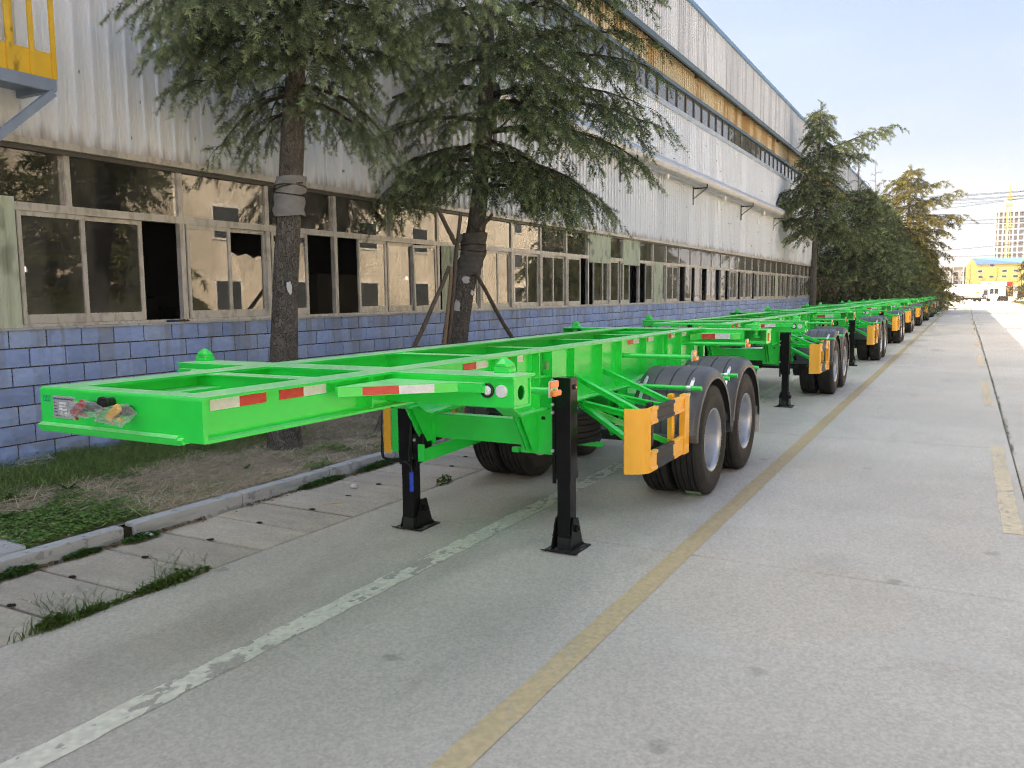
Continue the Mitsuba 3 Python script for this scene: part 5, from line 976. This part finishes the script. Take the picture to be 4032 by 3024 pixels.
def bare_tree(label, base, h, seed, spread, n, curl=0.0, r0=.09, mat='bare_twigs', cat='tree', group=None, depth=2):
    r = np.random.default_rng(seed); k = thing('bare_tree', label, cat, group); b = MB(); x, y, z = base
    u = np.linspace(0, 1, 10); P = np.stack([x + np.cumsum(r.normal(0, .06, 10)), y + np.cumsum(r.normal(0, .06, 10)), z + h * u], 1); b.tube(P, np.linspace(r0, .015, 10), 6)
    put('trunk', b.get(), mat, k); c = MB()
    for q in range(n):
        f = .25 + .73 * (q + r.random()) / n; p = np.array([np.interp(f, u, P[:, i]) for i in range(3)]); a = q * 2.4 + r.normal(0, .4); L = spread * (1.15 - f) * r.uniform(.6, 1.2)
        w = np.linspace(0, 1, 8); d = np.array([math.cos(a), math.sin(a)]); Q = np.stack([p[0] + d[0] * L * w, p[1] + d[1] * L * w, p[2] + L * (.75 * w - (curl + .15) * w ** 2 * 1.6)], 1); c.tube(Q, np.linspace(.022, .006, 8), 4, False)
        for s in range(4 * depth):
            g = .3 + .7 * r.random(); o = np.array([np.interp(g, w, Q[:, i]) for i in range(3)]); e = o + r.normal(0, .28, 3) * L * .6 + [0, 0, (.25 - curl) * L]; c.tube([o, (o + e) / 2 + r.normal(0, .05, 3), e], [.010, .007, .004], 3, False)
    put('branches', c.get(), mat, k); return k
bare_tree('tall leafless tree with drooping curled twigs behind the narrow cedar', (-6.9, 64.5, 0), 13.3, 3, 3.0, 26, curl=.55)
bare_tree('second leafless tree, thinner, right of the curled one', (-7.2, 78.5, 0), 13.2, 4, 2.2, 18, curl=.2, r0=.07)
# small weeping tree by the wall
r = np.random.default_rng(14); k = thing('weeping_tree', 'small umbrella-shaped weeping tree close to the hall wall', 'tree'); b = MB().tube([(-7.45, 49.2, 0), (-7.4, 49.3, .9), (-7.25, 49.2, 1.7), (-7.2, 49.4, 2.35)], [.09, .075, .065, .05], 7); put('trunk', b.get(), 'branch_bark', k)
c = MB(); lp = []
for q in range(46):
    a = r.random() * 2 * PI; L = r.uniform(.7, 1.55); w = np.linspace(0, 1, 8); Q = np.stack([-7.2 + math.cos(a) * L * w, 49.4 + math.sin(a) * L * w, 2.35 + .55 * np.sin(w * 2.1) - 1.05 * w ** 2.4 + r.normal(0, .03, 8)], 1); c.tube(Q, np.linspace(.02, .006, 8), 4, False); lp.append(Q[3:] + r.normal(0, .06, (5, 3)))
put('branches', c.get(), 'bare_twigs', k); lp = np.vstack(lp); lp = np.vstack([lp + r.normal(0, .08, lp.shape) for _ in range(3)]); V, F, C = leaves(lp[:, :2], lp[:, 2], .045, r, (.10, .12, .04), (.20, .21, .07), .3); put('crown', (V, F), 'leaf', k, color=C, kind='stuff')
# right side of the road, only its near twigs in the frame, and the trees mirrored in the windows
cedar('cedar_tree', 'cedar at the right edge of the photo beyond the sunlit yard', V_(8.6, 120, 10.5), .2, cone_limbs(44, 1.5, 10.2, 4.2, .7, 91), 92, FAR, .62, (.06, .075, .032), (.16, .16, .06), dens=.40, top=1.0, trunk_sides=8, hang=.35)
for i, (x, y) in enumerate(((9.2, 9.0), (9.4, 14.0), (9.6, 19.0), (9.8, 57), (10.0, 64), (10.2, 72), (10.2, 81))): cedar('cedar_tree', ('first', 'second', 'third', 'fourth', 'fifth', 'sixth', 'seventh')[i] + ' cedar of the unseen side of the road, mirrored in the hall windows', V_(x, y, 9.5), .2, cone_limbs(60, .5, 9.2, 4.0, .7, 111 + i), 120 + i, FAR, .62, (.05, .07, .03), (.13, .14, .05), dens=.40, top=1.0, trunk_sides=8, hang=.35)

# ================================================================ the far end of the road
def far(key, name, mb, mat, **k): return put(name, mb.get() if hasattr(mb, 'get') else mb, mat, key, **k)
def zh_strokes(strokes, x, y, z, s, w=.09):
    b = MB()
    for a, c in strokes:
        p0, p1 = np.array([x + a[0] * s, y, z + a[1] * s]), np.array([x + c[0] * s, y, z + c[1] * s]); b.bar(p0, p1, .02, w * s, (0, 0, 1)) if abs(a[1] - c[1]) < .3 * abs(a[0] - c[0]) else b.bar(p0, p1, .02, w * s, (1, 0, 0))
    return b
BX, BY = 2.55, 188.0
k = thing('gate_booth', 'small white gatehouse with blue lettering on its fascia', 'gatehouse')
far(k, 'wall', MB().box(BX, BX + .25, BY, BY + 3.5, 0, 2.85).box(BX + .25, BX + 1.05, BY, BY + .15, 2.35, 2.85).box(BX + 1.05, BX + 1.25, BY, BY + .15, 0, 2.85).box(BX + 1.25, BX + 3.75, BY, BY + .15, 0, 1.25).box(BX + 1.25, BX + 3.75, BY, BY + .15, 2.35, 2.85).box(BX + 2.85, BX + 3.75, BY, BY + .15, 1.25, 2.35).box(BX + 3.75, BX + 4.0, BY, BY + 3.5, 0, 2.85).box(BX, BX + 4, BY + 3.35, BY + 3.5, 0, 2.85), 'far_white')
far(k, 'fascia', MB().box(BX - .15, BX + 4.15, BY - .25, BY + 3.7, 2.86, 3.75), 'far_white')
tm_ = text_mesh('CIMC', .36, .03, True); v = np.array(tm_.vertices); tm_.vertices = np.stack([BX + .30 + v[:, 0] * 1.05, BY - .25 - v[:, 2], 3.14 + v[:, 1]], 1); far(k, 'lettering', tm_, 'sign_blue')
zhong = [((.1, .75), (.9, .75)), ((.1, .35), (.9, .35)), ((.1, .35), (.1, .75)), ((.9, .35), (.9, .75)), ((.5, 0), (.5, 1))]
ji = [((.1, .85), (.9, .85)), ((.15, .68), (.85, .68)), ((.15, .5), (.9, .5)), ((.5, .95), (.5, .4)), ((.25, .95), (.25, .4)), ((0, .3), (1, .3)), ((.5, .38), (.5, 0)), ((.45, .28), (.05, .02)), ((.55, .28), (.95, .02))]
dong = [((.1, .8), (.9, .8)), ((.45, 1), (.2, .5)), ((.2, .5), (.85, .5)), ((.5, .65), (.5, 0)), ((.3, .3), (.1, .05)), ((.7, .3), (.9, .05))]
yue = [((.2, .95), (.8, 1)), ((.2, .95), (.2, .55)), ((.2, .75), (.75, .75)), ((.75, .75), (.75, .55)), ((.0, .55), (1, .55)), ((.15, .4), (.15, .05)), ((.85, .4), (.85, .05)), ((.15, .05), (.85, .05)), ((.5, .55), (.5, .05))]
sg = MB()
for i, st in enumerate((zhong, ji, dong, yue)): q = zh_strokes(st, BX + 1.95 + .43 * i, BY - .26, 3.14, .34, .1).get(); sg.tm(q)
far(k, 'lettering', sg, 'sign_blue')
d_ = far(k, 'door', MB().box(BX + .28, BX + 1.02, BY + .02, BY + .07, .03, 2.3), 'far_grey'); put('pane', MB().box(BX + .36, BX + .94, BY + .005, BY + .018, 1.1, 2.05).get(), 'far_glass', d_)
for x in (BX + 1.32, BX + 2.10): w_ = far(k, 'window', MB().box(x, x + .06, BY + .02, BY + .07, 1.26, 2.34).box(x + .66, x + .72, BY + .02, BY + .07, 1.26, 2.34).box(x + .061, x + .659, BY + .02, BY + .07, 1.26, 1.32).box(x + .061, x + .659, BY + .02, BY + .07, 2.28, 2.34), 'far_white'); put('pane', MB().box(x + .065, x + .655, BY + .03, BY + .05, 1.325, 2.275).get(), 'far_glass', w_)
rs = MB()
for i, st in enumerate((ji, zhong, dong)): rs.tm(zh_strokes(st, BX + 1.62 + .36 * i, BY - .012, .78, .26, .14).get())
rs.tm(zh_strokes(yue, BX + 2.34, BY - .012, .45, .26, .14).get()); far(k, 'red_notice', rs, 'sign_red')
# white box trailer standing across the road end
k = thing('box_trailer', 'long white box truck body standing across the far end of the road', 'truck'); TY = 191.5
b = MB().mf(rbox(-4.25, 4.5, TY, TY + 2.5, .95, 3.28, .10)); far(k, 'body', b, 'far_white', smooth=30)
bb = MB()
for x in np.arange(-3.9, 2.3, .48): bb.box(x, x + .04, TY - .012, TY, 1.05, 3.1)
far(k, 'ribs', bb, 'far_white'); far(k, 'underframe', MB().box(-4.0, 4.2, TY + .3, TY + 2.2, .55, .94), 'far_grey')
rr_ = np.random.default_rng(3); sc_ = MB()
for i in range(17): x = .05 + .14 * i + rr_.normal(0, .02); sc_.box(x, x + .03, TY - .02, TY - .013, 2.22, 2.36 + .2 * rr_.random()); sc_.box(x - .03, x + .06, TY - .02, TY - .013, 2.28, 2.31)
far(k, 'script_lettering', sc_, 'far_grey')
far(k, 'yellow_box', MB().mf(rbox(1.6, 2.1, TY - .03, TY + .3, 1.35, 1.8, .03)), 'far_orange')
for x in (-3.45, -2.2, -1.05): w_ = key_for('wheel', k); m = MB().lathe([(y, r) for y, r in tyre_profile(R=.53, hi=False)], 1, 26, (x, TY + .35, .53)).get(); scene[w_ + '__tyre'] = mikit.ply(m, 'rubber', smooth=30); scene[w_ + '__rim'] = mikit.ply(MB().lathe([(TY + .25, .30), (TY + .22, .28), (TY + .26, .12), (TY + .2, .10), (TY + .2, 0)], 1, 20, (x, 0, .53)).get(), 'wheel_silver', smooth=30)
# red truck cab and a low red and white vehicle in front of it
def cab(key_label, x, y, s, kind, cat):
    k = thing(kind, key_label, cat)
    far(k, 'cab', MB().prism([(y, .5 * s), (y, 1.5 * s), (y + .25 * s, 2.55 * s), (y + 1.9 * s, 2.6 * s), (y + 1.9 * s, .5 * s)], x, x + 2.3 * s, 0), 'far_red')
    far(k, 'windscreen', MB().add([[x + .15 * s, y - .01 + .02 * s, 1.55 * s], [x + 2.15 * s, y - .01 + .02 * s, 1.55 * s], [x + 2.1 * s, y - .015 + .225 * s, 2.35 * s], [x + .2 * s, y - .015 + .225 * s, 2.35 * s]], [[0, 1, 2, 3]]), 'far_glass')
    far(k, 'grille', MB().box(x + .1 * s, x + 2.2 * s, y - .03, y - .005, .98 * s, 1.42 * s), 'far_white'); far(k, 'bumper', MB().mf(rbox(x, x + 2.3 * s, y - .12, y - .031, .35 * s, .75 * s, .03)), 'far_grey')
    for hx in (x + .2 * s, x + 1.8 * s): far(k, 'headlight', MB().box(hx, hx + .3 * s, y - .135, y - .121, .5 * s, .66 * s), 'lens_white')
    for wx in (x + .05, x + 2.25 * s - .3 * s):
        for wy in (y + .6 * s, y + 1.75 * s): far(k, 'wheel', MB().lathe([(a + wx + .15 * s, r_ * s) for a, r_ in tyre_profile(hi=False)], 0, 20, (0, wy, .53 * s)), 'rubber', smooth=30)
    return k
cab('red truck cab with a white band, half hidden behind the last trailers', -6.55, 186, 1.0, 'truck_cab', 'truck'); cab('low red and white vehicle parked in front of the white box truck', -4.10, 178, .48, 'small_vehicle', 'vehicle')
# stack of leaning tyres by the gatehouse
for i in range(5):
    m = MB().lathe([(x, r_ * .98) for x, r_ in tyre_profile(hi=False)], 0, 26).get(); a = D_(24); x = np.array(m.vertices); R_ = np.array([[math.cos(a), 0, math.sin(a)], [0, 1, 0], [-math.sin(a), 0, math.cos(a)]]); m.vertices = x @ R_.T + [4.95 + .34 * i, 171, .56]
    put('loose_tyre', m, 'rubber', smooth=30, label=('first', 'second', 'third', 'fourth', 'last')[i] + ' tyre from the left in the leaning stack by the gatehouse', cat='tyre', group='tyres leaning in a row')
k = thing('gate_pillar', 'pale gate pillar with a low wall right of the tyre stack', 'pillar'); far(k, 'post', MB().box(7.05, 7.6, 168, 168.5, 0, 2.75).box(6.98, 7.67, 167.93, 168.57, 2.751, 2.85), 'far_white'); far(k, 'low_wall', MB().box(6.3, 7.049, 168, 168.4, 0, .9), 'beige_wall'); far(k, 'low_wall', MB().box(7.601, 16, 168, 168.4, 0, .75), 'beige_wall')
k = thing('gantry_frame', 'orange steel frame with a red top behind the gatehouse', 'steel frame'); far(k, 'frame', MB().box(8.55, 8.8, 212, 212.3, 0, 3.9).box(7.0, 7.2, 212, 212.3, 0, 3.6).box(7.201, 8.549, 212.02, 212.28, 1.6, 1.85), 'far_orange'); far(k, 'red_head', MB().mf(rbox(6.9, 8.5, 211.6, 212.4, 3.0, 3.85, .06)), 'far_red')
k = thing('yard_machine', 'low orange machine with red details beyond the gate pillar', 'machine'); far(k, 'body', MB().mf(rbox(9.5, 15, 214, 216, .8, 1.7, .1)), 'far_orange'); far(k, 'top', MB().mf(rbox(9.6, 12.5, 214.2, 215.8, 1.71, 2.3, .1)), 'far_white'); far(k, 'chassis', MB().box(9.6, 14.8, 214.2, 215.8, .35, .79), 'plain_black')
# people
def man(key, P, cloth_top, cloth_leg):
    body = MB(); q = P
    def seg(*pr_): return hull([(np.array(p, float), r_) for p, r_ in pr_])
    legs = seg((q['hipL'], .085), (q['kneeL'], .06)) + seg((q['kneeL'], .06), (q['ankL'], .045)) + seg((q['ankL'], .045), (q['toeL'], .035)) + seg((q['hipR'], .085), (q['kneeR'], .06)) + seg((q['kneeR'], .06), (q['ankR'], .045)) + seg((q['ankR'], .045), (q['toeR'], .035)) + seg((q['hipL'], .1), (q['hipR'], .1), (q['waist'], .115))
    top = seg((q['waist'], .12), (q['shL'], .085), (q['shR'], .085), (q['chest'], .12)) + seg((q['shL'], .06), (q['elL'], .048)) + seg((q['elL'], .047), (q['wrL'], .036)) + seg((q['shR'], .06), (q['elR'], .048)) + seg((q['elR'], .047), (q['wrR'], .036))
    head = np.array(q['head'], float); skin_ = seg((head, .085), (head - [0, 0, .07], .06)) + seg((head - [0, 0, .1], .05), (q['chest'] + np.array([0, 0, .16]), .055)) + seg((head + np.array([0, -.085, -.01]), .015), (head + np.array([0, -.06, .0]), .02))
    for s in 'LR':
        w = np.array(q['wr' + s], float); skin_ = skin_ + seg((w, .034), (w + [0, -.01, -.07], .032))
        for f_ in range(4): skin_ = skin_ + seg((w + np.array([-.024 + .016 * f_, -.01, -.08]), .009), (w + np.array([-.026 + .017 * f_, -.02, -.15 + .01 * abs(f_ - 1.5)]), .008))
        skin_ = skin_ + seg((w + np.array([.02 if s == 'L' else -.02, -.02, -.04]), .011), (w + np.array([.04 if s == 'L' else -.04, -.035, -.09]), .009))
    put('body', MB().mf(skin_).get(), 'skin', key, smooth=40); put('jacket', MB().mf(top).get(), cloth_top, key, smooth=40); put('trousers', MB().mf(legs).get(), cloth_leg, key, smooth=40)
    put('hair', MB().mf(hull([(head + np.array([0, .015, .035]), .083), (head + np.array([0, .03, -.02]), .07)])).get(), 'hair_black', key, smooth=40)
def stand(x, y, h=1.75):
    A = lambda a, b_, c: np.array([x + a, y + b_, c * h / 1.75])
    return dict(hipL=A(-.09, 0, .93), hipR=A(.09, 0, .93), kneeL=A(-.11, -.02, .5), kneeR=A(.11, .03, .5), ankL=A(-.12, 0, .09), ankR=A(.12, .05, .09), toeL=A(-.13, -.15, .04), toeR=A(.13, -.10, .04), waist=A(0, 0, 1.05), chest=A(0, 0, 1.33), shL=A(-.19, 0, 1.42), shR=A(.19, 0, 1.42), elL=A(-.25, .02, 1.14), elR=A(.25, .03, 1.14), wrL=A(-.22, -.10, .92), wrR=A(.22, -.09, .92), head=A(0, -.02, 1.66))
k = thing('person', 'person in dark jacket and trousers standing on the yellow road line', 'person'); man(k, stand(-2.08, 163, 1.83), 'cloth_dark', 'cloth_dark')
TX, TYY = 2.0, 170
k = thing('cargo_tricycle', 'grey three-wheeled cargo cart ridden across the road near the gatehouse', 'cargo tricycle')
far(k, 'cargo_bed', MB().mf(rbox(TX - 1.35, TX + .05, TYY - .45, TYY + .45, .72, 1.05, .03)), 'far_grey'); far(k, 'frame', MB().box(TX - 1.2, TX + 1.3, TYY - .05, TYY + .05, .5, .58).bar((TX + 1.25, TYY, .5), (TX + 1.1, TYY, 1.15), .05, .05).bar((TX + 1.05, TYY - .3, 1.15), (TX + 1.05, TYY + .3, 1.15), .03, .03).box(TX + .1, TX + .95, TYY - .2, TYY + .2, .58, .74), 'plain_black')
for wx, wy in ((TX - .75, -.5), (TX - .75, .5), (TX + 1.35, 0), (TX + .02, -.5)): far(k, 'wheel', MB().lathe([(-.05, .20), (-.05, .27), (-.03, .30), (.03, .30), (.05, .27), (.05, .20), (.02, .06), (.02, 0)], 1, 18, (wx, TYY + wy, .30)), 'rubber', smooth=40)
def sit(x, y):
    A = lambda a, b_, c: np.array([x + a, y + b_, c])
    return dict(hipL=A(0, -.1, .86), hipR=A(0, .1, .86), kneeL=A(.42, -.14, .86), kneeR=A(.42, .14, .86), ankL=A(.45, -.14, .48), ankR=A(.45, .14, .48), toeL=A(.58, -.14, .44), toeR=A(.58, .14, .44), waist=A(-.02, 0, .98), chest=A(.04, 0, 1.24), shL=A(.06, -.18, 1.34), shR=A(.06, .18, 1.34), elL=A(.26, -.24, 1.12), elR=A(.26, .24, 1.12), wrL=A(.48, -.22, 1.2), wrR=A(.48, .22, 1.2), head=A(.09, 0, 1.58))
k = thing('person', 'person in dark blue clothes riding the three-wheeled cart', 'person'); man(k, sit(TX + .48, TYY), 'cloth_blue', 'cloth_dark')

# ---------------------------------------------------------------- buildings beyond
k = thing('yellow_building', 'yellow gabled building with a blue roof beyond the gate', 'building'); YB = 262
gx0, gx1 = -.5, 13.0
far(k, 'wall', MB().prism([(gx0, 0), (gx0, 8.7), (.75, 10.8), (1.9, 9.3), (1.9, 0)], YB, YB + .4, 1).box(1.901, gx1, YB, YB + .4, 0, 9.3).box(gx0, gx1, YB + 9, YB + 9.4, 0, 9.3).box(gx0, gx0 + .3, YB + .401, YB + 8.99, 0, 8.7), 'yellow_wall')
far(k, 'roof', MB().add([[.75, YB - .15, 10.85], [1.9, YB - .25, 9.3], [gx1 + .3, YB - .25, 9.3], [gx1 + .3, YB + 3, 10.85], [.75, YB + 3, 10.85]], [[0, 1, 2], [0, 2, 3], [0, 3, 4]]).box(1.8, gx1 + .3, YB - .3, YB - .1, 9.12, 9.32), 'blue_roof')
for x, z in ((2.2, 6.9), (2.4, 5.4), (5.0, 8.4), (5.0, 5.4), (8.0, 6.9), (8.0, 5.4), (10.6, 6.9), (10.6, 5.4)): w_ = far(k, 'window', MB().box(x, x + 1.25, YB - .05, YB - .01, z, z + .75), 'far_white'); put('pane', MB().box(x + .08, x + 1.17, YB - .07, YB - .051, z + .07, z + .68).get(), 'far_glass', w_)
k = thing('apartment_building', 'grey-brown apartment block left of the yellow building', 'building'); AB = 285
far(k, 'wall', MB().box(-14, -.6, AB, AB + 10, 0, 9.0), 'apartment_wall'); far(k, 'roof', MB().box(-14.3, -.4, AB - .3, AB + 10.3, 9.002, 9.4), 'far_grey')
for z in (1.2, 3.6, 6.3):
    for x in np.arange(-13.2, -1.5, 1.9): w_ = far(k, 'window', MB().box(x, x + 1.2, AB - .06, AB - .01, z, z + 1.5), 'far_white'); put('pane', MB().box(x + .08, x + 1.12, AB - .08, AB - .061, z + .08, z + 1.42).get(), 'far_glass', w_)
    far(k, 'balcony', MB().box(-6.5, -3.2, AB - 1.0, AB - .1, z - .5, z + .15), 'apartment_wall')
for x in (-4.9, -1.4): far(k, 'pillar', MB().box(x, x + .35, AB - .45, AB - .101, 0, 9), 'far_white')
k = thing('tower_block', 'pale high-rise under construction at the right edge behind the trees', 'building'); TB = 500
tx0, tx1, th = 11.0, 34.0, 42.5
far(k, 'core', MB().box(tx0 + 1, tx1, TB + 1.2, TB + 14, 0, th - 1), 'recess_shade')
for z in np.arange(0, th, 3.0): far(k, 'floor_slab', MB().box(tx0, tx1, TB, TB + 14.5, z, z + .75), 'pale_concrete')
for x in (tx0, tx0 + 1.3, tx0 + 3.4, tx0 + 5.4, tx0 + 8.0, tx0 + 10.2, tx0 + 13, tx0 + 15.3, tx0 + 18, tx0 + 20.5, tx1 - .8): far(k, 'column', MB().box(x, x + .75, TB + .05, TB + 1.19, 0, th - .3), 'pale_concrete')
far(k, 'parapet', MB().box(tx0, tx0 + 3.6, TB, TB + .5, th - .24, th + 1.2), 'pale_concrete')
k = thing('tower_crane', 'yellow lattice construction mast in front of the pale high-rise', 'crane'); cx, cy, hw = 16.6, 488, .85; ctop = 51
ms = MB()
for a in (-1, 1):
    for c_ in (-1, 1): ms.box(cx + a * hw - .14, cx + a * hw + .14, cy + c_ * hw - .14, cy + c_ * hw + .14, 0, ctop - 7)
for i, z in enumerate(np.arange(0, ctop - 9, 2.6)):
    ms.bar((cx - hw, cy - hw, z), (cx + hw, cy - hw, z + 1.8), .12, .12) if i % 2 else ms.bar((cx + hw, cy - hw, z), (cx - hw, cy - hw, z + 1.8), .16, .16); ms.bar((cx - hw, cy - hw, z), (cx + hw, cy - hw, z), .12, .12); ms.bar((cx - hw, cy + hw, z), (cx - hw, cy - hw, z + 1.8), .14, .14)
far(k, 'mast', ms, 'crane_yellow'); far(k, 'cab', MB().mf(rbox(cx - 2.2, cx - .6, cy - 1, cy + 1, 45.5, 47.4, .1)), 'far_white'); far(k, 'slewing_ring', MB().box(cx - 1.5, cx + 1.5, cy - 1.5, cy + 1.5, 44.0, 45.2).box(cx - 1.2, cx + 2.0, cy - 1.2, cy + 1.2, 47.4, 48.4).box(cx - 2, cx + 2.4, cy - 2, cy + 2, 33.5, 34.0), 'crane_yellow')
far(k, 'peak', MB().prism([(cx - .7, 48.4), (cx + .7, 48.4), (cx + .12, 54.6), (cx - .12, 54.6)], cy - .3, cy + .3, 1), 'crane_yellow')
# bare trees and hedge behind the truck
for i, (x, y, h, s) in enumerate(((-8.0, 205, 7, 3.2), (-5.6, 215, 8.5, 3.4), (-2.8, 222, 7.2, 3.2), (.3, 230, 8.4, 3.6), (2.8, 226, 6.2, 3.0), (6.0, 238, 7.5, 3.4), (9.8, 205, 7.5, 4.2), (12.2, 200, 8.2, 4.0))):
    bare_tree(('leafless tree above the red truck cab', 'leafless tree left of the lamp post behind the white truck', 'leafless tree behind the middle of the white truck', 'leafless tree against the left end of the yellow building', 'low leafless tree behind the gatehouse roof', 'leafless tree in front of the yellow front wall', 'leafless spreading tree right of the gatehouse', 'leafless tree at the right frame edge beyond the pillar')[i], (x, y, 0), h, 200 + i, s, 22, curl=.0, r0=.13)
rh = np.random.default_rng(6); n = 5000; p = np.stack([rh.uniform(-9, 14, n), rh.uniform(196.5, 199, n)], 1); z = 3.6 * rh.random(n) * (.5 + .6 * nz(p[:, 0], p[:, 1], .5, 3)); V, F, C = leaves(p, z, .20, rh, (.07, .07, .04), (.15, .13, .07), .2); put('hedge', (V, F), 'leaf', color=C, label='dull brown-green hedge behind the white truck', cat='hedge', kind='stuff')
k = thing('lamp_post', 'grey lamp post rising behind the white truck', 'lamp post'); far(k, 'post', MB().tube([(-3.35, 240, 0), (-3.3, 240, 10.4)], [.16, .10], 10), 'far_grey', smooth=40); far(k, 'lamp_head', MB().mf(rbox(-3.75, -2.85, 239.8, 240.2, 10.4, 10.75, .08)), 'far_grey')
rgz = np.random.default_rng(8); n = 2500; p = np.stack([rgz.uniform(6.8, 12, n), rgz.uniform(110, 165, n)], 1); V, F, C = blades(p, .25, .08, .5, rgz, vc(n, (.09, .11, .04), (.2, .19, .07), rgz), z0=np.zeros(n)); put('roadside_grass', (V, F), 'leaf', color=C, label='strip of grass along the sunlit right roadside', cat='grass', kind='stuff')
# overhead wires
def wire(label, a, b_, sag, r0=.022):
    u = np.linspace(0, 1, 24)[:, None]; P = np.array(a) * (1 - u) + np.array(b_) * u; P[:, 2] -= sag * 4 * u[:, 0] * (1 - u[:, 0]); put('overhead_wire', MB().tube(P, r0, 5).get(), 'plain_black', label=label, cat='wire', group='overhead wires')
WL = [(765.5, 745), (771, 748), (782, 763), (788, 766), (802, 775), (822, 775), (862, 855), (877, 868), (985, 950), (1003, 997)]
ordn = ['topmost', 'second', 'third', 'fourth', 'fifth', 'sixth', 'seventh', 'eighth', 'ninth', 'lowest']
def zrow(px, py, y):
    M3 = np.stack([_r2, -_u2, _fw]); d = M3.T @ np.array([px - 2016.0, py - 1512.0, FPX]); q = d * (y / d[1]) + [0, 0, CAM_H]; return q
for i, (ya, yb) in enumerate(WL):
    a = zrow(3640, ya, 112 + i * 1.5); c_ = zrow(4032, yb, 112 + i * 1.5); d = (c_ - a); wire(ordn[i] + ' overhead wire crossing the sky right of the cedars', a - d * .6, c_ + d * .4, .28, .024)

# ---------------------------------------------------------------- across the road, outside the frame, mirrored in the hall windows
for OX, ya, yb, OH, lb in ((13.0, 25, 54, 12.5, 'sunlit beige workshop on the unseen side of the road, mirrored in the windows'), (22.0, -28, 20, 11.0, 'beige workshop set back behind the cedars on the unseen side of the road'), (22.0, 60, 100, 10.5, 'farthest sunlit beige workshop on the unseen side of the road')):
    k = thing('opposite_building', lb, 'building')
    far(k, 'wall', MB().box(OX, OX + 14, ya, yb, 0, OH), 'beige_wall'); far(k, 'roof', MB().box(OX - .3, OX + 14.3, ya - .3, yb + .3, OH + .002, OH + .4), 'far_grey')
    for z in (1.2, 4.6, 8.0):
        for y in np.arange(ya + 2, yb - 2, 5.2): w_ = far(k, 'window', MB().box(OX - .06, OX - .01, y, y + 1.7, z, z + 1.6), 'far_white'); put('pane', MB().box(OX - .08, OX - .061, y + .1, y + 1.6, z + .1, z + 1.5).get(), 'far_glass', w_)
k = thing('yard_fence', 'low railing on the unseen side of the road, mirrored in the windows', 'fence'); f_ = MB()
for y in np.arange(14, 62, .3): f_.box(10.98, 11.02, y, y + .05, 0, 1.1)
f_.box(10.97, 11.03, 14, 62, 1.1, 1.16); far(k, 'rails', f_, 'dark_trim')

# ================================================================ thin air haze over the whole place
scene['haze_air'] = {'type': 'homogeneous', 'albedo': 0.96, 'sigma_t': 0.0003}
scene['haze'] = {'type': 'cube', 'to_world': T().translate([0, 950, 29.5]).scale([1510, 1560, 30.6]), 'bsdf': {'type': 'null'}, 'interior': {'type': 'ref', 'id': 'haze_air'}}
tag('haze', kind='stuff', label='thin pale haze in the air over the yard', cat='haze')
scene['camera']['medium'] = {'type': 'ref', 'id': 'haze_air'}
